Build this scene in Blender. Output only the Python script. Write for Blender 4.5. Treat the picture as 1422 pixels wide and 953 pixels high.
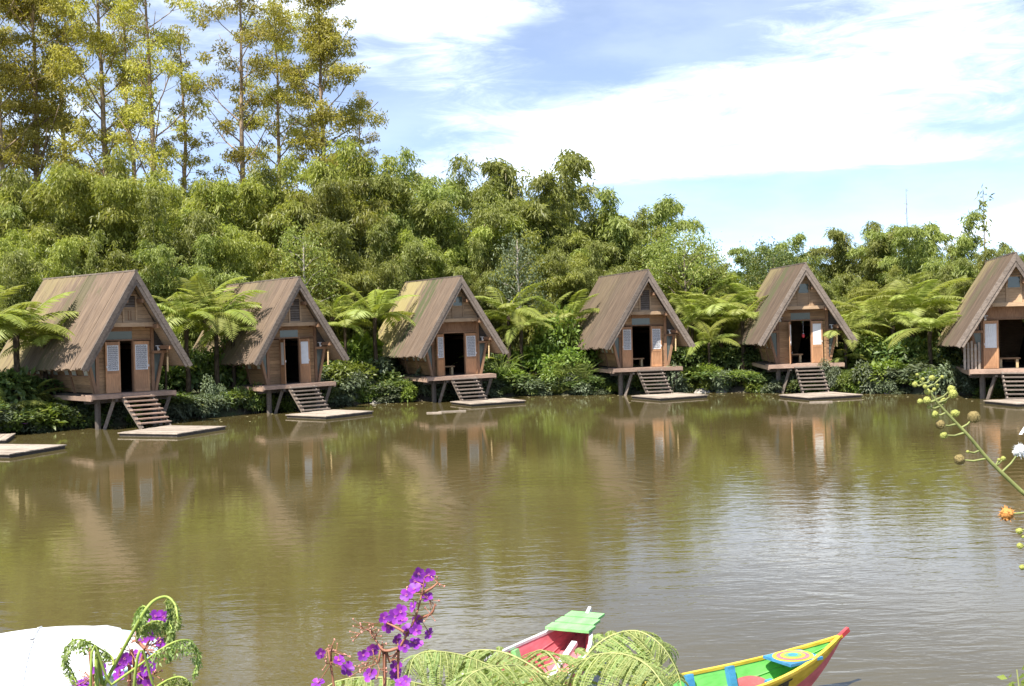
import bpy, math, random
import numpy as np
from mathutils import Vector, Matrix
random.seed(7); RNG = np.random.default_rng(11)
PI = math.pi
scene = bpy.context.scene
col = scene.collection
for o in list(bpy.data.objects): bpy.data.objects.remove(o)

# ------------------------------------------------------------------ camera
F_PX, CAM_H, PITCH, ROLL = 1601.1, 3.613, 0.0204, 0.0288
cp, sp, cr, sr = math.cos(PITCH), math.sin(PITCH), math.cos(ROLL), math.sin(ROLL)
cFwd = Vector((0, cp, -sp)); cU0 = Vector((0, sp, cp)); cX = Vector((1, 0, 0))
cR = cX*cr - cU0*sr; cU = cX*sr + cU0*cr
cam_d = bpy.data.cameras.new('camera'); cam = bpy.data.objects.new('camera', cam_d); col.objects.link(cam)
cam.matrix_world = Matrix(((cR.x, cU.x, -cFwd.x, 0), (cR.y, cU.y, -cFwd.y, 0), (cR.z, cU.z, -cFwd.z, CAM_H), (0, 0, 0, 1)))
cam_d.sensor_width = 36; cam_d.lens = 36*F_PX/1422; cam_d.clip_start = 0.1; cam_d.clip_end = 6000
scene.camera = cam

# ------------------------------------------------------------------ sun, sky, exposure
SUN_EL, SUN_AZ = math.radians(60), math.radians(214)      # azimuth clockwise from +Y: behind the camera, to the left
sv = Vector((math.sin(SUN_AZ)*math.cos(SUN_EL), math.cos(SUN_AZ)*math.cos(SUN_EL), math.sin(SUN_EL)))
sd = bpy.data.lights.new('sun', 'SUN'); sd.energy = 5.0; sd.angle = math.radians(0.55); sd.color = (1, 0.95, 0.86)
sun = bpy.data.objects.new('sun', sd); col.objects.link(sun); sun.location = sv*60
sun.rotation_euler = (-sv).to_track_quat('-Z', 'Y').to_euler()
vs = scene.view_settings
vs.view_transform = 'Standard'; vs.look = 'None'; vs.gamma = 1; vs.use_curve_mapping = False
vs.exposure = 1.0
scene.render.engine = 'CYCLES'
scene.cycles.max_bounces = 4; scene.cycles.diffuse_bounces = 2; scene.cycles.glossy_bounces = 2; scene.cycles.transmission_bounces = 3; scene.cycles.transparent_max_bounces = 4

def N(nt, kind, **kw):
    n = nt.nodes.new(kind)
    for k, v in kw.items():
        if k.startswith('i_'):
            key = k[2:]; key = int(key) if key.isdigit() else key.replace('_', ' ')
            n.inputs[key].default_value = v
        else: setattr(n, k, v)
    return n
def mth(nt, op, a, b=None, c=None, clamp=False):
    n = N(nt, 'ShaderNodeMath', operation=op, use_clamp=clamp)
    for i, v in enumerate((a, b, c)):
        if v is None: continue
        if isinstance(v, (int, float)): n.inputs[i].default_value = v
        else: nt.links.new(v, n.inputs[i])
    return n.outputs[0]
def mrange(nt, v, a, b, c=0.0, d=1.0, smooth=True):
    n = N(nt, 'ShaderNodeMapRange', interpolation_type='SMOOTHSTEP' if smooth else 'LINEAR')
    nt.links.new(v, n.inputs[0])
    for i, x in enumerate((a, b, c, d)): n.inputs[i+1].default_value = x
    return n.outputs[0]
def mixc(nt, f, a, b, blend='MIX'):
    n = N(nt, 'ShaderNodeMix', data_type='RGBA', blend_type=blend)
    for i, v in ((0, f), (6, a), (7, b)):
        if isinstance(v, (int, float)): n.inputs[i].default_value = v
        elif isinstance(v, tuple): n.inputs[i].default_value = v if len(v) == 4 else v+(1,)
        else: nt.links.new(v, n.inputs[i])
    return n.outputs[2]
def noise(nt, vec, scale, detail=4, rough=.55, dist=0.0):
    n = N(nt, 'ShaderNodeTexNoise'); n.inputs['Scale'].default_value = scale
    n.inputs['Detail'].default_value = detail; n.inputs['Roughness'].default_value = rough; n.inputs['Distortion'].default_value = dist
    if vec is not None: nt.links.new(vec, n.inputs['Vector'])
    return n.outputs[0]
def vmap(nt, vec, loc=(0, 0, 0), scale=(1, 1, 1), rot=(0, 0, 0)):
    n = N(nt, 'ShaderNodeMapping'); nt.links.new(vec, n.inputs[0])
    n.inputs[1].default_value = loc; n.inputs[2].default_value = rot; n.inputs[3].default_value = scale
    return n.outputs[0]

world = bpy.data.worlds.new('World'); scene.world = world; world.use_nodes = True
wt = world.node_tree; wt.nodes.clear()
sky = N(wt, 'ShaderNodeTexSky', sky_type='NISHITA', sun_disc=False)
sky.sun_elevation = SUN_EL; sky.sun_rotation = SUN_AZ; sky.altitude = 1500; sky.air_density = 0.5; sky.dust_density = 0.0; sky.ozone_density = 1.0
tc = N(wt, 'ShaderNodeTexCoord'); dirv = tc.outputs['Generated']
sep = N(wt, 'ShaderNodeSeparateXYZ'); wt.links.new(dirv, sep.inputs[0])
def pdir(px, py):
    v = cFwd + cR*((px-711)/F_PX) + cU*(-(py-476.5)/F_PX); v.normalize(); return v
n1 = noise(wt, vmap(wt, dirv, (3.1, .4, 1.7), (1.0, 1.0, 3.6)), 3.4, 8, .58, .35)
n2 = noise(wt, vmap(wt, dirv, (7.2, 2.4, .3), (1.0, 1.0, 4.5), (0, .16, 0)), 11.0, 9, .68, .9)
dens = mth(wt, 'ADD', mth(wt, 'MULTIPLY', n1, .66), mth(wt, 'MULTIPLY', n2, .46))
# cloud banks and clear gaps as they lie in this sky: (px, py, half-width, half-height, weight)
for (bx_, by_, hw, hh, wgt) in ((1230, 130, 400, 130, .12), (760, 200, 180, 60, .17), (650, 0, 230, 50, .16), (1320, 305, 140, 42, .34), (900, 352, 200, 22, .06),
                                (600, 110, 170, 45, .10), (1060, 225, 330, 22, .10), (870, 52, 170, 48, -.16), (1080, 288, 330, 42, -.40), (545, 165, 70, 60, -.06)):
    d0 = pdir(bx_, by_)
    sub = N(wt, 'ShaderNodeVectorMath', operation='SUBTRACT'); wt.links.new(dirv, sub.inputs[0]); sub.inputs[1].default_value = d0
    sc = N(wt, 'ShaderNodeVectorMath', operation='MULTIPLY'); wt.links.new(sub.outputs[0], sc.inputs[0]); sc.inputs[1].default_value = (F_PX/hw, F_PX/hw, F_PX/hh)
    ln = N(wt, 'ShaderNodeVectorMath', operation='LENGTH'); wt.links.new(sc.outputs[0], ln.inputs[0])
    dens = mth(wt, 'ADD', dens, mrange(wt, ln.outputs['Value'], 0.25, 1.5, wgt, 0.0))
cov = mth(wt, 'MULTIPLY_ADD', mrange(wt, dens, .525, .93), .84, .16)
cshade = noise(wt, vmap(wt, dirv, (1, 5, 2), (1, 1, 3)), 7.0, 5)
ccol = mixc(wt, mrange(wt, cshade, .35, .7), (6.6, 7.3, 8.3), (10.5, 11.2, 12.2))
low = mrange(wt, sep.outputs['Z'], -0.02, 0.0)
skyc = mixc(wt, mth(wt, 'MULTIPLY', cov, low), sky.outputs[0], ccol)
bg = N(wt, 'ShaderNodeBackground'); wt.links.new(skyc, bg.inputs[0]); bg.inputs[1].default_value = 0.12
wo = N(wt, 'ShaderNodeOutputWorld'); wt.links.new(bg.outputs[0], wo.inputs[0])

# ------------------------------------------------------------------ helpers
def at(px, py, Y):
    """point at depth Y (metres in front of the camera) seen at a photo pixel"""
    v = cFwd + cR*((px-711)/F_PX) + cU*(-(py-476.5)/F_PX)
    t = Y/v.y
    return Vector((v.x*t, v.y*t, CAM_H+v.z*t))
def atz(px, py, z):
    v = cFwd + cR*((px-711)/F_PX) + cU*(-(py-476.5)/F_PX)
    t = (z-CAM_H)/v.z
    return Vector((v.x*t, v.y*t, z))
def to_px(P):
    d = Vector(P)-Vector((0, 0, CAM_H)); w = d.dot(cFwd)
    return 711+F_PX*d.dot(cR)/w, 476.5-F_PX*d.dot(cU)/w

class MB:
    def __init__(s): s.v = []; s.f = []; s.m = []; s.mi = 0
    def add(s, vs_, fs):
        b = len(s.v); s.v += [tuple(v) for v in vs_]; s.f += [tuple(i+b for i in f) for f in fs]; s.m += [s.mi]*len(fs); return s
    def box(s, x0, x1, y0, y1, z0, z1):
        return s.add([(x0, y0, z0), (x1, y0, z0), (x1, y1, z0), (x0, y1, z0), (x0, y0, z1), (x1, y0, z1), (x1, y1, z1), (x0, y1, z1)],
                     [(0, 3, 2, 1), (4, 5, 6, 7), (0, 1, 5, 4), (1, 2, 6, 5), (2, 3, 7, 6), (3, 0, 4, 7)])
    def bar(s, a, b, w, h, up=(0, 0, 1)):
        a, b = Vector(a), Vector(b); d = (b-a).normalized(); u = Vector(up)
        sd_ = d.cross(u)
        if sd_.length < 1e-4: sd_ = d.cross(Vector((0, 1, 0)))
        sd_.normalize(); u = sd_.cross(d)
        q = []
        for p in (a, b):
            for i, j in ((-1, -1), (1, -1), (1, 1), (-1, 1)): q.append(p+sd_*(i*w/2)+u*(j*h/2))
        return s.add(q, [(3, 2, 1, 0), (4, 5, 6, 7), (0, 1, 5, 4), (1, 2, 6, 5), (2, 3, 7, 6), (3, 0, 4, 7)])
    def prism(s, poly, y0, y1):
        n = len(poly); q = [(x, y0, z) for x, z in poly]+[(x, y1, z) for x, z in poly]
        return s.add(q, [tuple(range(n)), tuple(range(2*n-1, n-1, -1))]+[(i, i+n, (i+1) % n+n, (i+1) % n) for i in range(n)])
    def tube(s, pts, rad, n=6, cap=True):
        pts = [Vector(p) for p in pts]; k = len(pts); rings = []
        prev = None
        for i, p in enumerate(pts):
            d = (pts[min(i+1, k-1)]-pts[max(i-1, 0)])
            d = d.normalized() if d.length > 1e-9 else Vector((0, 0, 1))
            if prev is None: u = d.cross(Vector((0.31, .95, .1))).normalized()
            else: u = (prev-d*prev.dot(d)).normalized()
            prev = u; w = d.cross(u)
            r = rad[i] if hasattr(rad, '__len__') else rad
            rings += [p+(u*math.cos(2*PI*j/n)+w*math.sin(2*PI*j/n))*r for j in range(n)]
        fs = [(i*n+j, i*n+(j+1) % n, (i+1)*n+(j+1) % n, (i+1)*n+j) for i in range(k-1) for j in range(n)]
        if cap: fs += [tuple(range(n-1, -1, -1)), tuple((k-1)*n+j for j in range(n))]
        return s.add(rings, fs)
    def lathe(s, prof, n=16, c=(0, 0, 0)):
        q = [(c[0]+r*math.cos(2*PI*j/n), c[1]+r*math.sin(2*PI*j/n), c[2]+z) for r, z in prof for j in range(n)]
        return s.add(q, [(i*n+j, i*n+(j+1) % n, (i+1)*n+(j+1) % n, (i+1)*n+j) for i in range(len(prof)-1) for j in range(n)])
    def mesh(s, name, mats, smooth=False):
        me = bpy.data.meshes.new(name); me.from_pydata(s.v, [], s.f)
        for m in (mats if isinstance(mats, (list, tuple)) else [mats]): me.materials.append(m)
        me.polygons.foreach_set('material_index', s.m)
        if smooth: me.polygons.foreach_set('use_smooth', [True]*len(me.polygons))
        me.update(); return me
    def build(s, name, mats, parent=None, smooth=False): return obj(name, s.mesh(name, mats, smooth), parent)
def obj(name, me, parent=None, loc=None, rot=None, scl=None):
    o = bpy.data.objects.new(name, me); col.objects.link(o)
    if parent is not None: o.parent = parent
    if loc is not None: o.location = loc
    if rot is not None: o.rotation_euler = rot
    if scl is not None: o.scale = scl
    return o
def tag(o, label=None, cat=None, group=None, kind=None):
    if label: o['label'] = label
    if cat: o['category'] = cat
    if group: o['group'] = group
    if kind: o['kind'] = kind
    return o
def empty(name, loc=(0, 0, 0), rz=0, scl=None):
    o = obj(name, None, None, loc, (0, 0, rz), scl); o.empty_display_size = .2; return o

# ------------------------------------------------------------------ materials
def newmat(name):
    m = bpy.data.materials.new(name); m.use_nodes = True; nt = m.node_tree; nt.nodes.clear()
    out = N(nt, 'ShaderNodeOutputMaterial'); p = N(nt, 'ShaderNodeBsdfPrincipled'); nt.links.new(p.outputs[0], out.inputs[0])
    return m, nt, p, out
def wood(name, c1, c2, gscale=(2.2, 2.2, 26), rough=.8, bump=.25):
    m, nt, p, out = newmat(name)
    geo = N(nt, 'ShaderNodeNewGeometry'); oi = N(nt, 'ShaderNodeObjectInfo')
    n_ = noise(nt, vmap(nt, geo.outputs['Position'], (0, 0, 0), gscale), 1.6, 5, .6, .4)
    big = noise(nt, geo.outputs['Position'], 1.3, 3)
    c = mixc(nt, mrange(nt, n_, .3, .7), c1+(1,), c2+(1,))
    c = mixc(nt, mrange(nt, big, .42, .75, 0, .45), c, tuple(x*.55 for x in c1)+(1,))
    hs = N(nt, 'ShaderNodeHueSaturation'); nt.links.new(c, hs.inputs['Color'])
    nt.links.new(mth(nt, 'MULTIPLY_ADD', oi.outputs['Random'], .45, .78), hs.inputs['Value'])
    nt.links.new(hs.outputs[0], p.inputs['Base Color']); p.inputs['Roughness'].default_value = rough
    b = N(nt, 'ShaderNodeBump'); b.inputs['Strength'].default_value = bump; b.inputs['Distance'].default_value = .02
    nt.links.new(n_, b.inputs['Height']); nt.links.new(b.outputs[0], p.inputs['Normal'])
    return m
def plain(name, c, rough=.6, spec=.3, vary=.0, nscale=6):
    m, nt, p, out = newmat(name)
    geo = N(nt, 'ShaderNodeTexCoord')
    n_ = noise(nt, geo.outputs['Object'], nscale, 5)
    a = tuple(x*(1-vary) for x in c); b = tuple(min(1, x*(1+vary)) for x in c)
    nt.links.new(mixc(nt, mrange(nt, n_, .3, .7), a+(1,), b+(1,)), p.inputs['Base Color'])
    p.inputs['Roughness'].default_value = rough; p.inputs['Specular IOR Level'].default_value = spec
    return m
def leafmat(name, dark, lite, trans=.35, rough=.5, tint=None, orand=.25):
    m, nt, p, out = newmat(name)
    at_ = N(nt, 'ShaderNodeAttribute', attribute_name='rnd'); oi = N(nt, 'ShaderNodeObjectInfo')
    c = mixc(nt, at_.outputs['Fac'], dark+(1,), lite+(1,))
    if tint: c = mixc(nt, mrange(nt, at_.outputs['Fac'], .93, .95), c, tint+(1,))
    hs = N(nt, 'ShaderNodeHueSaturation'); nt.links.new(c, hs.inputs['Color'])
    nt.links.new(mth(nt, 'MULTIPLY_ADD', oi.outputs['Random'], orand*2, 1-orand), hs.inputs['Value'])
    nt.links.new(mth(nt, 'MULTIPLY_ADD', oi.outputs['Random'], .03, .485), hs.inputs['Hue'])
    nt.links.new(hs.outputs[0], p.inputs['Base Color']); p.inputs['Roughness'].default_value = rough
    p.inputs['Specular IOR Level'].default_value = .35
    tr = N(nt, 'ShaderNodeBsdfTranslucent')
    nt.links.new(mixc(nt, 1.0, hs.outputs[0], (1.25, 1.3, .55, 1), 'MULTIPLY'), tr.inputs[0])
    mx = N(nt, 'ShaderNodeMixShader'); mx.inputs[0].default_value = trans
    nt.links.new(p.outputs[0], mx.inputs[1]); nt.links.new(tr.outputs[0], mx.inputs[2]); nt.links.new(mx.outputs[0], out.inputs[0])
    return m
M = {}
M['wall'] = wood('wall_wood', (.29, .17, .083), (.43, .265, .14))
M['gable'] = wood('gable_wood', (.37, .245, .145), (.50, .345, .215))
M['trim'] = wood('trim_wood', (.24, .13, .072), (.34, .195, .11), (20, 20, 3))
M['grey'] = wood('weathered_wood', (.145, .112, .09), (.235, .188, .152), (6, 6, 9))
M['deck'] = wood('deck_wood', (.31, .205, .15), (.43, .295, .22), (5, 5, 18))
M['dock'] = wood('dock_wood', (.29, .235, .185), (.40, .33, .265), (4, 4, 4))
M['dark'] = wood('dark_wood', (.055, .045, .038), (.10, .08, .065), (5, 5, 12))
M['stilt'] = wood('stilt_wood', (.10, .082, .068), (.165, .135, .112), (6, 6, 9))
M['door'] = wood('door_wood', (.40, .20, .095), (.52, .28, .14), (18, 18, 2.5), .55, .1)
M['ceil'] = wood('ceiling_wood', (.36, .26, .17), (.48, .36, .25), (3, 3, 16))
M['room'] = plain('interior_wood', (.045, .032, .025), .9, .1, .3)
M['white'] = plain('white_paint', (.80, .80, .80), .6, .3, .05)
M['fret_back'] = plain('fret_backing', (.33, .33, .35), .7, .2, .1)
M['lamp'] = plain('lamp_white', (.75, .76, .78), .35, .5, .04)
M['bamboo_tube'] = plain('bamboo_tube', (.62, .45, .24), .5, .4, .15, 14)
M['rock'] = plain('rock', (.30, .27, .235), .9, .2, .45, 5)
M['bark'] = plain('bark', (.15, .12, .09), .95, .1, .4, 4)
M['pale_bark'] = plain('pale_bark', (.34, .30, .25), .9, .1, .3, 4)
M['euc_bark'] = plain('eucalyptus_bark', (.30, .22, .15), .9, .1, .4, 2)
M['fern_bark'] = plain('fern_trunk', (.075, .055, .04), .95, .1, .5, 12)
M['culm'] = plain('bamboo_culm', (.24, .25, .11), .5, .3, .35, 3)
M['ground'] = None
m, nt, p, out = newmat('window_glass')
p.inputs['Base Color'].default_value = (.10, .12, .11, 1); p.inputs['Roughness'].default_value = .12; p.inputs['Specular IOR Level'].default_value = .8
M['glass'] = m
m, nt, p, out = newmat('frosted_glass')
p.inputs['Base Color'].default_value = (.62, .62, .58, 1); p.inputs['Roughness'].default_value = .35
M['frost'] = m

M['bamboo'] = leafmat('bamboo_leaf', (.125, .152, .036), (.370, .395, .118), .44, .42, (.40, .36, .17))
M['bamboo_y'] = leafmat('bamboo_leaf_yellow', (.165, .190, .036), (.445, .455, .115), .47, .42, (.42, .37, .15))
M['euc'] = leafmat('eucalyptus_leaf', (.230, .215, .055), (.520, .455, .125), .48, .45)
M['fern'] = leafmat('fern_leaf', (.190, .225, .045), (.41, .44, .125), .45, .5, None, .18)
M['bush'] = leafmat('bush_leaf', (.065, .100, .030), (.175, .225, .075), .34, .4, (.28, .30, .09))
M['bushb'] = leafmat('bright_bush_leaf', (.105, .155, .028), (.250, .310, .065), .40, .4)
M['bushg'] = leafmat('grey_bush_leaf', (.080, .105, .055), (.205, .240, .140), .30, .5)
M['reed'] = leafmat('reed_leaf', (.13, .17, .04), (.29, .32, .10), .35, .5)

def roofmat(name, moss, dark, tone=1.0):
    m, nt, p, out = newmat(name)
    tcn = N(nt, 'ShaderNodeTexCoord'); ob = tcn.outputs['Object']; sx = N(nt, 'ShaderNodeSeparateXYZ'); nt.links.new(ob, sx.inputs[0])
    at_ = N(nt, 'ShaderNodeAttribute', attribute_name='rnd')
    streak = noise(nt, vmap(nt, ob, (0, 0, 0), (.9, 9, .6)), 1.5, 5, .6, .3)
    fine = noise(nt, vmap(nt, ob, (0, 0, 0), (2, 30, 1.2)), 2.0, 4, .6)
    c = mixc(nt, mrange(nt, streak, .3, .7), (.155, .110, .082, 1), (.275, .205, .155, 1))
    c = mixc(nt, mrange(nt, fine, .35, .75, 0, .5), c, (.155, .125, .105, 1))
    c = mixc(nt, mth(nt, 'MULTIPLY', at_.outputs['Fac'], .42), c, (.14, .11, .095, 1))
    c = mixc(nt, 1.0, c, (tone*1.02, tone*.98, tone*.90, 1), 'MULTIPLY')
    if moss > 0:
        patch = noise(nt, vmap(nt, ob, (2.3, moss*7, 0), (.35, .9, .30)), 1.1, 4, .6, .4)
        yy = mrange(nt, sx.outputs['Y'], 1.8, 5.5)
        f = mrange(nt, mth(nt, 'ADD', mth(nt, 'MULTIPLY_ADD', yy, .34, mth(nt, 'MULTIPLY', patch, .9)), mth(nt, 'MULTIPLY', streak, .35)), .78, 1.02)
        f = mth(nt, 'MULTIPLY', f, moss)
        c = mixc(nt, f, c, mixc(nt, fine, (.25, .20, .06, 1), (.36, .31, .16, 1)))
        p2 = noise(nt, vmap(nt, ob, (9.3, 1+moss*3, 4), (.30, 1.4, .26)), 1.3, 5, .65, .6)
        band = mth(nt, 'SUBTRACT', 1, mth(nt, 'ABSOLUTE', mth(nt, 'MULTIPLY', mth(nt, 'SUBTRACT', sx.outputs['Y'], 3.3), .42)), None, True)
        f2 = mrange(nt, mth(nt, 'MULTIPLY_ADD', band, .32, p2), .72, .80)
        c = mixc(nt, mth(nt, 'MULTIPLY', f2, dark), c, (.085, .088, .042, 1))
    nt.links.new(c, p.inputs['Base Color']); p.inputs['Roughness'].default_value = .85; p.inputs['Specular IOR Level'].default_value = .25
    b = N(nt, 'ShaderNodeBump'); b.inputs['Strength'].default_value = .35; b.inputs['Distance'].default_value = .02
    nt.links.new(fine, b.inputs['Height']); nt.links.new(b.outputs[0], p.inputs['Normal'])
    return m

# ------------------------------------------------------------------ terrain and water
SHORE_X = [-200, -60, -36, -27, -18.4, -12.1, -6.9, 1, 9.5, 15.2, 20.3, 29, 38, 60, 200]
SHORE_Y = [-60, -30, 4, 31, 41.6, 47.4, 52.2, 54.7, 53.2, 50.0, 45.9, 35, 4, -30, -60]
def shore(x): return np.interp(x, SHORE_X, SHORE_Y) + .35*np.sin(x*1.7)+.25*np.sin(x*3.9+1)
def ground_h(x, y):
    x = np.asarray(x, float); y = np.asarray(y, float)
    t = (y-shore(x))*np.where(np.abs(x) > 24, .5, .9)
    far = np.where(t < 0, np.maximum(-1.4, .45*t), .62*(1-np.exp(-np.maximum(t, 0)/.5))+.035*np.clip(t, 0, 60)+.10*np.clip(t-14, 0, 60)*0.3)
    tn = 8.6-y+.3*np.sin(x*.9)
    near = np.where(tn < 0, np.maximum(-1.4, .5*tn), 1.15*(1-np.exp(-np.maximum(tn, 0)/1.6)))
    return np.maximum(far, near)+.05*np.sin(x*2.1+y*1.3)*(np.maximum(far, near) > .1)
def axis(a0, a1, step, outer):
    c = list(np.arange(a0, a1+1e-6, step)); s = step; lo, hi = a0, a1
    while hi < outer: s *= 1.35; hi += s; lo -= s; c.append(hi); c.insert(0, lo)
    return np.array(c)
gx, gy = axis(-34, 34, .7, 2200), axis(-4, 84, .7, 2200)
XX, YY = np.meshgrid(gx, gy); ZZ = ground_h(XX, YY)
mb = MB(); nx = len(gx)
mb.v = list(zip(XX.ravel().tolist(), YY.ravel().tolist(), ZZ.ravel().tolist()))
mb.f = [(j*nx+i, j*nx+i+1, (j+1)*nx+i+1, (j+1)*nx+i) for j in range(len(gy)-1) for i in range(nx-1)]; mb.m = [0]*len(mb.f)
m, nt, p, out = newmat('bank_soil')
geo = N(nt, 'ShaderNodeNewGeometry')
g1 = noise(nt, geo.outputs['Position'], .9, 6); g2 = noise(nt, geo.outputs['Position'], 7, 5)
c = mixc(nt, mrange(nt, g1, .38, .62), (.075, .058, .038, 1), (.055, .075, .026, 1))
c = mixc(nt, mrange(nt, g2, .4, .75, 0, .6), c, (.12, .10, .065, 1))
nt.links.new(c, p.inputs['Base Color']); p.inputs['Roughness'].default_value = .95
b = N(nt, 'ShaderNodeBump'); b.inputs['Strength'].default_value = .6; b.inputs['Distance'].default_value = .08
nt.links.new(g2, b.inputs['Height']); nt.links.new(b.outputs[0], p.inputs['Normal'])
tag(mb.build('ground', m, None, True), kind='structure')

m, nt, p, out = newmat('pond_water')
geo = N(nt, 'ShaderNodeNewGeometry'); pos = geo.outputs['Position']
murk = noise(nt, pos, .16, 4, .6, .5)
nt.links.new(mixc(nt, mrange(nt, murk, .3, .7), (.078, .061, .021, 1), (.100, .080, .031, 1)), p.inputs['Base Color'])
p.inputs['Roughness'].default_value = .03; p.inputs['IOR'].default_value = 1.48
sxy = N(nt, 'ShaderNodeSeparateXYZ'); nt.links.new(pos, sxy.inputs[0])
wind = noise(nt, vmap(nt, pos, (4, 9, 0), (.05, .075, 1)), 1.0, 3, .5, .8)
fx = mrange(nt, mth(nt, 'ADD', mth(nt, 'MULTIPLY', sxy.outputs['X'], .55), mth(nt, 'MULTIPLY', sxy.outputs['Y'], -.55)), -22, -4)
calm = mth(nt, 'MULTIPLY_ADD', mth(nt, 'MULTIPLY', fx, mrange(nt, wind, .35, .65, .55, 1)), .8, .2)
r1 = noise(nt, vmap(nt, pos, (0, 0, 0), (1.5, 3.4, 1), (0, 0, .12)), 1.0, 3, .5, .5)
r2 = noise(nt, vmap(nt, pos, (3, 1, 0), (3.2, 9.0, 1), (0, 0, -.2)), 1.5, 2, .5, .2)
def rings(cx, cy, k, lo, hi):
    q = N(nt, 'ShaderNodeVectorMath', operation='DISTANCE'); nt.links.new(vmap(nt, pos, (0, 0, 0), (1, 1, 0)), q.inputs[0]); q.inputs[1].default_value = (cx, cy, 0)
    dd = mth(nt, 'ADD', q.outputs['Value'], mth(nt, 'MULTIPLY', r1, .5))
    w = mth(nt, 'SINE', mth(nt, 'MULTIPLY', dd, k))
    return mth(nt, 'MULTIPLY', w, mth(nt, 'MULTIPLY', mrange(nt, q.outputs['Value'], lo*.4, lo), mrange(nt, q.outputs['Value'], hi, lo, 0, 1)))
rg = mth(nt, 'ADD', rings(.6, 23.5, 13, 1.8, 5.5), rings(11.0, 23, 12, 2.0, 6.5))
hgt = mth(nt, 'ADD', mth(nt, 'MULTIPLY', r1, .9), mth(nt, 'MULTIPLY', r2, .26))
hgt = mth(nt, 'MULTIPLY', hgt, calm)
hgt = mth(nt, 'ADD', hgt, mth(nt, 'MULTIPLY', rg, .10))
b = N(nt, 'ShaderNodeBump'); b.inputs['Strength'].default_value = 1.0; b.inputs['Distance'].default_value = .0105
nt.links.new(hgt, b.inputs['Height']); nt.links.new(b.outputs[0], p.inputs['Normal'])
tag(MB().add([(-70, -30, 0), (70, -30, 0), (70, 75, 0), (-70, 75, 0)], [(0, 1, 2, 3)]).build('pond_water', m), kind='structure')

# ------------------------------------------------------------------ huts
HUTS = [(-13.85, 42.629, .80, .07, 1.02), (-8.707, 47.801, .631, -.03, 1), (-2.153, 51.24, .421, -.05, 1), (6.228, 52.126, .217, .03, 1), (12.954, 50.518, -.03, .06, 1), (19.131, 43.692, -.263, -.06, 1)]
HN = ['leftmost hut', 'second hut from the left', 'third hut from the left', 'fourth hut from the left', 'fifth hut from the left', 'rightmost hut']
ZF = 1.22; AP = 4.4; EW = 2.14; EZ = .95; RL = 7.6
UNIT = {}
def unit(matname):
    if matname not in UNIT: UNIT[matname] = MB().box(-.5, .5, -.5, .5, -.5, .5).mesh('board', M[matname])
    return UNIT[matname]
def board(name, mat, parent, x0, x1, y0, y1, z0, z1):
    return obj(name, unit(mat), parent, ((x0+x1)/2, (y0+y1)/2, (z0+z1)/2), None, (x1-x0, y1-y0, z1-z0))
def rw(z): return (AP-z)*EW/(AP-EZ)     # roof half width at height z
DL = math.hypot(EW, AP-EZ); DX, DZ = EW/DL, (AP-EZ)/DL
def rake(s, w0, w1, top=0.0, ext=0.0):
    """slope board outline between depths w0..w1 below the roof surface"""
    a = (s*(EW+DX*ext), EZ-DZ*ext)
    return [(0, AP-w0/DX), (a[0]-s*DZ*w0, a[1]-DX*w0), (a[0]-s*DZ*w1, a[1]-DX*w1), (0, AP-w1/DX)]
roof_meshes = {}
def roof_mesh(mat, s, seed):
    rg_ = random.Random(seed); q = MB(); n = 66; cols = []
    for k in range(n):
        y0, y1 = RL*k/n, RL*(k+1)/n-.006
        drop = .22*(k/n)+rg_.uniform(-.05, .06); lift = rg_.uniform(0, .024); ym = (y0+y1)/2
        t = DL+drop
        pts = []
        for (tt, hump) in ((0, 0), (t, 0)):
            X, Z = s*DX*tt, AP-DZ*tt
            for yy, h in ((y0, .012+lift), (ym, .045+lift), (y1, .012+lift), (y1, -.05), (y0, -.05)):
                pts.append((X+s*DZ*h, yy, Z+DX*h))
        q.add(pts, [(0, 1, 6, 5), (1, 2, 7, 6), (2, 3, 8, 7), (3, 4, 9, 8), (4, 0, 5, 9), (0, 4, 3, 2, 1), (5, 6, 7, 8, 9)])
        cols += [rg_.random()**1.6]*10
    me = q.mesh('roof_slope', mat)
    a = me.attributes.new('rnd', 'FLOAT', 'POINT'); a.data.foreach_set('value', cols)
    return me
lou = MB()
for k in range(9): lou.add([(-.2, 0, k*.1), (.2, 0, k*.1), (.2, .05, k*.1+.085), (-.2, .05, k*.1+.085)], [(0, 1, 2, 3)])
# white fretwork of a door leaf: a lattice of short bars, 0.34 x 0.92 m
fret = MB(); rr = random.Random(5)
for k in range(7):
    for j in range(13):
        cx_, cz_ = -.145+k*.048, .035+j*.07
        a_ = rr.choice((0, PI/4, -PI/4, PI/2, PI/4))
        fret.bar((cx_-.03*math.cos(a_), 0, cz_-.03*math.sin(a_)), (cx_+.03*math.cos(a_), 0, cz_+.03*math.sin(a_)), .012, .024, (0, 1, 0))
fret.box(-.17, -.15, -.012, .006, 0, .92); fret.box(.15, .17, -.012, .006, 0, .92); fret.box(-.17, .17, -.014, .004, 0, .02); fret.box(-.17, .17, -.014, .004, .90, .92)
FRET = fret.mesh('fretwork', M['white'])
curt = MB()
for k in range(14): curt.add([(-.17+k*.34/14, -.004-.012*(k % 2), 0), (-.17+(k+1)*.34/14, -.004-.012*((k+1) % 2), 0), (-.17+(k+1)*.34/14, -.004-.012*((k+1) % 2), .92), (-.17+k*.34/14, -.004-.012*(k % 2), .92)], [(0, 1, 2, 3)])
CURT = curt.mesh('curtain', M['white'], True)
leafm = {}
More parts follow.
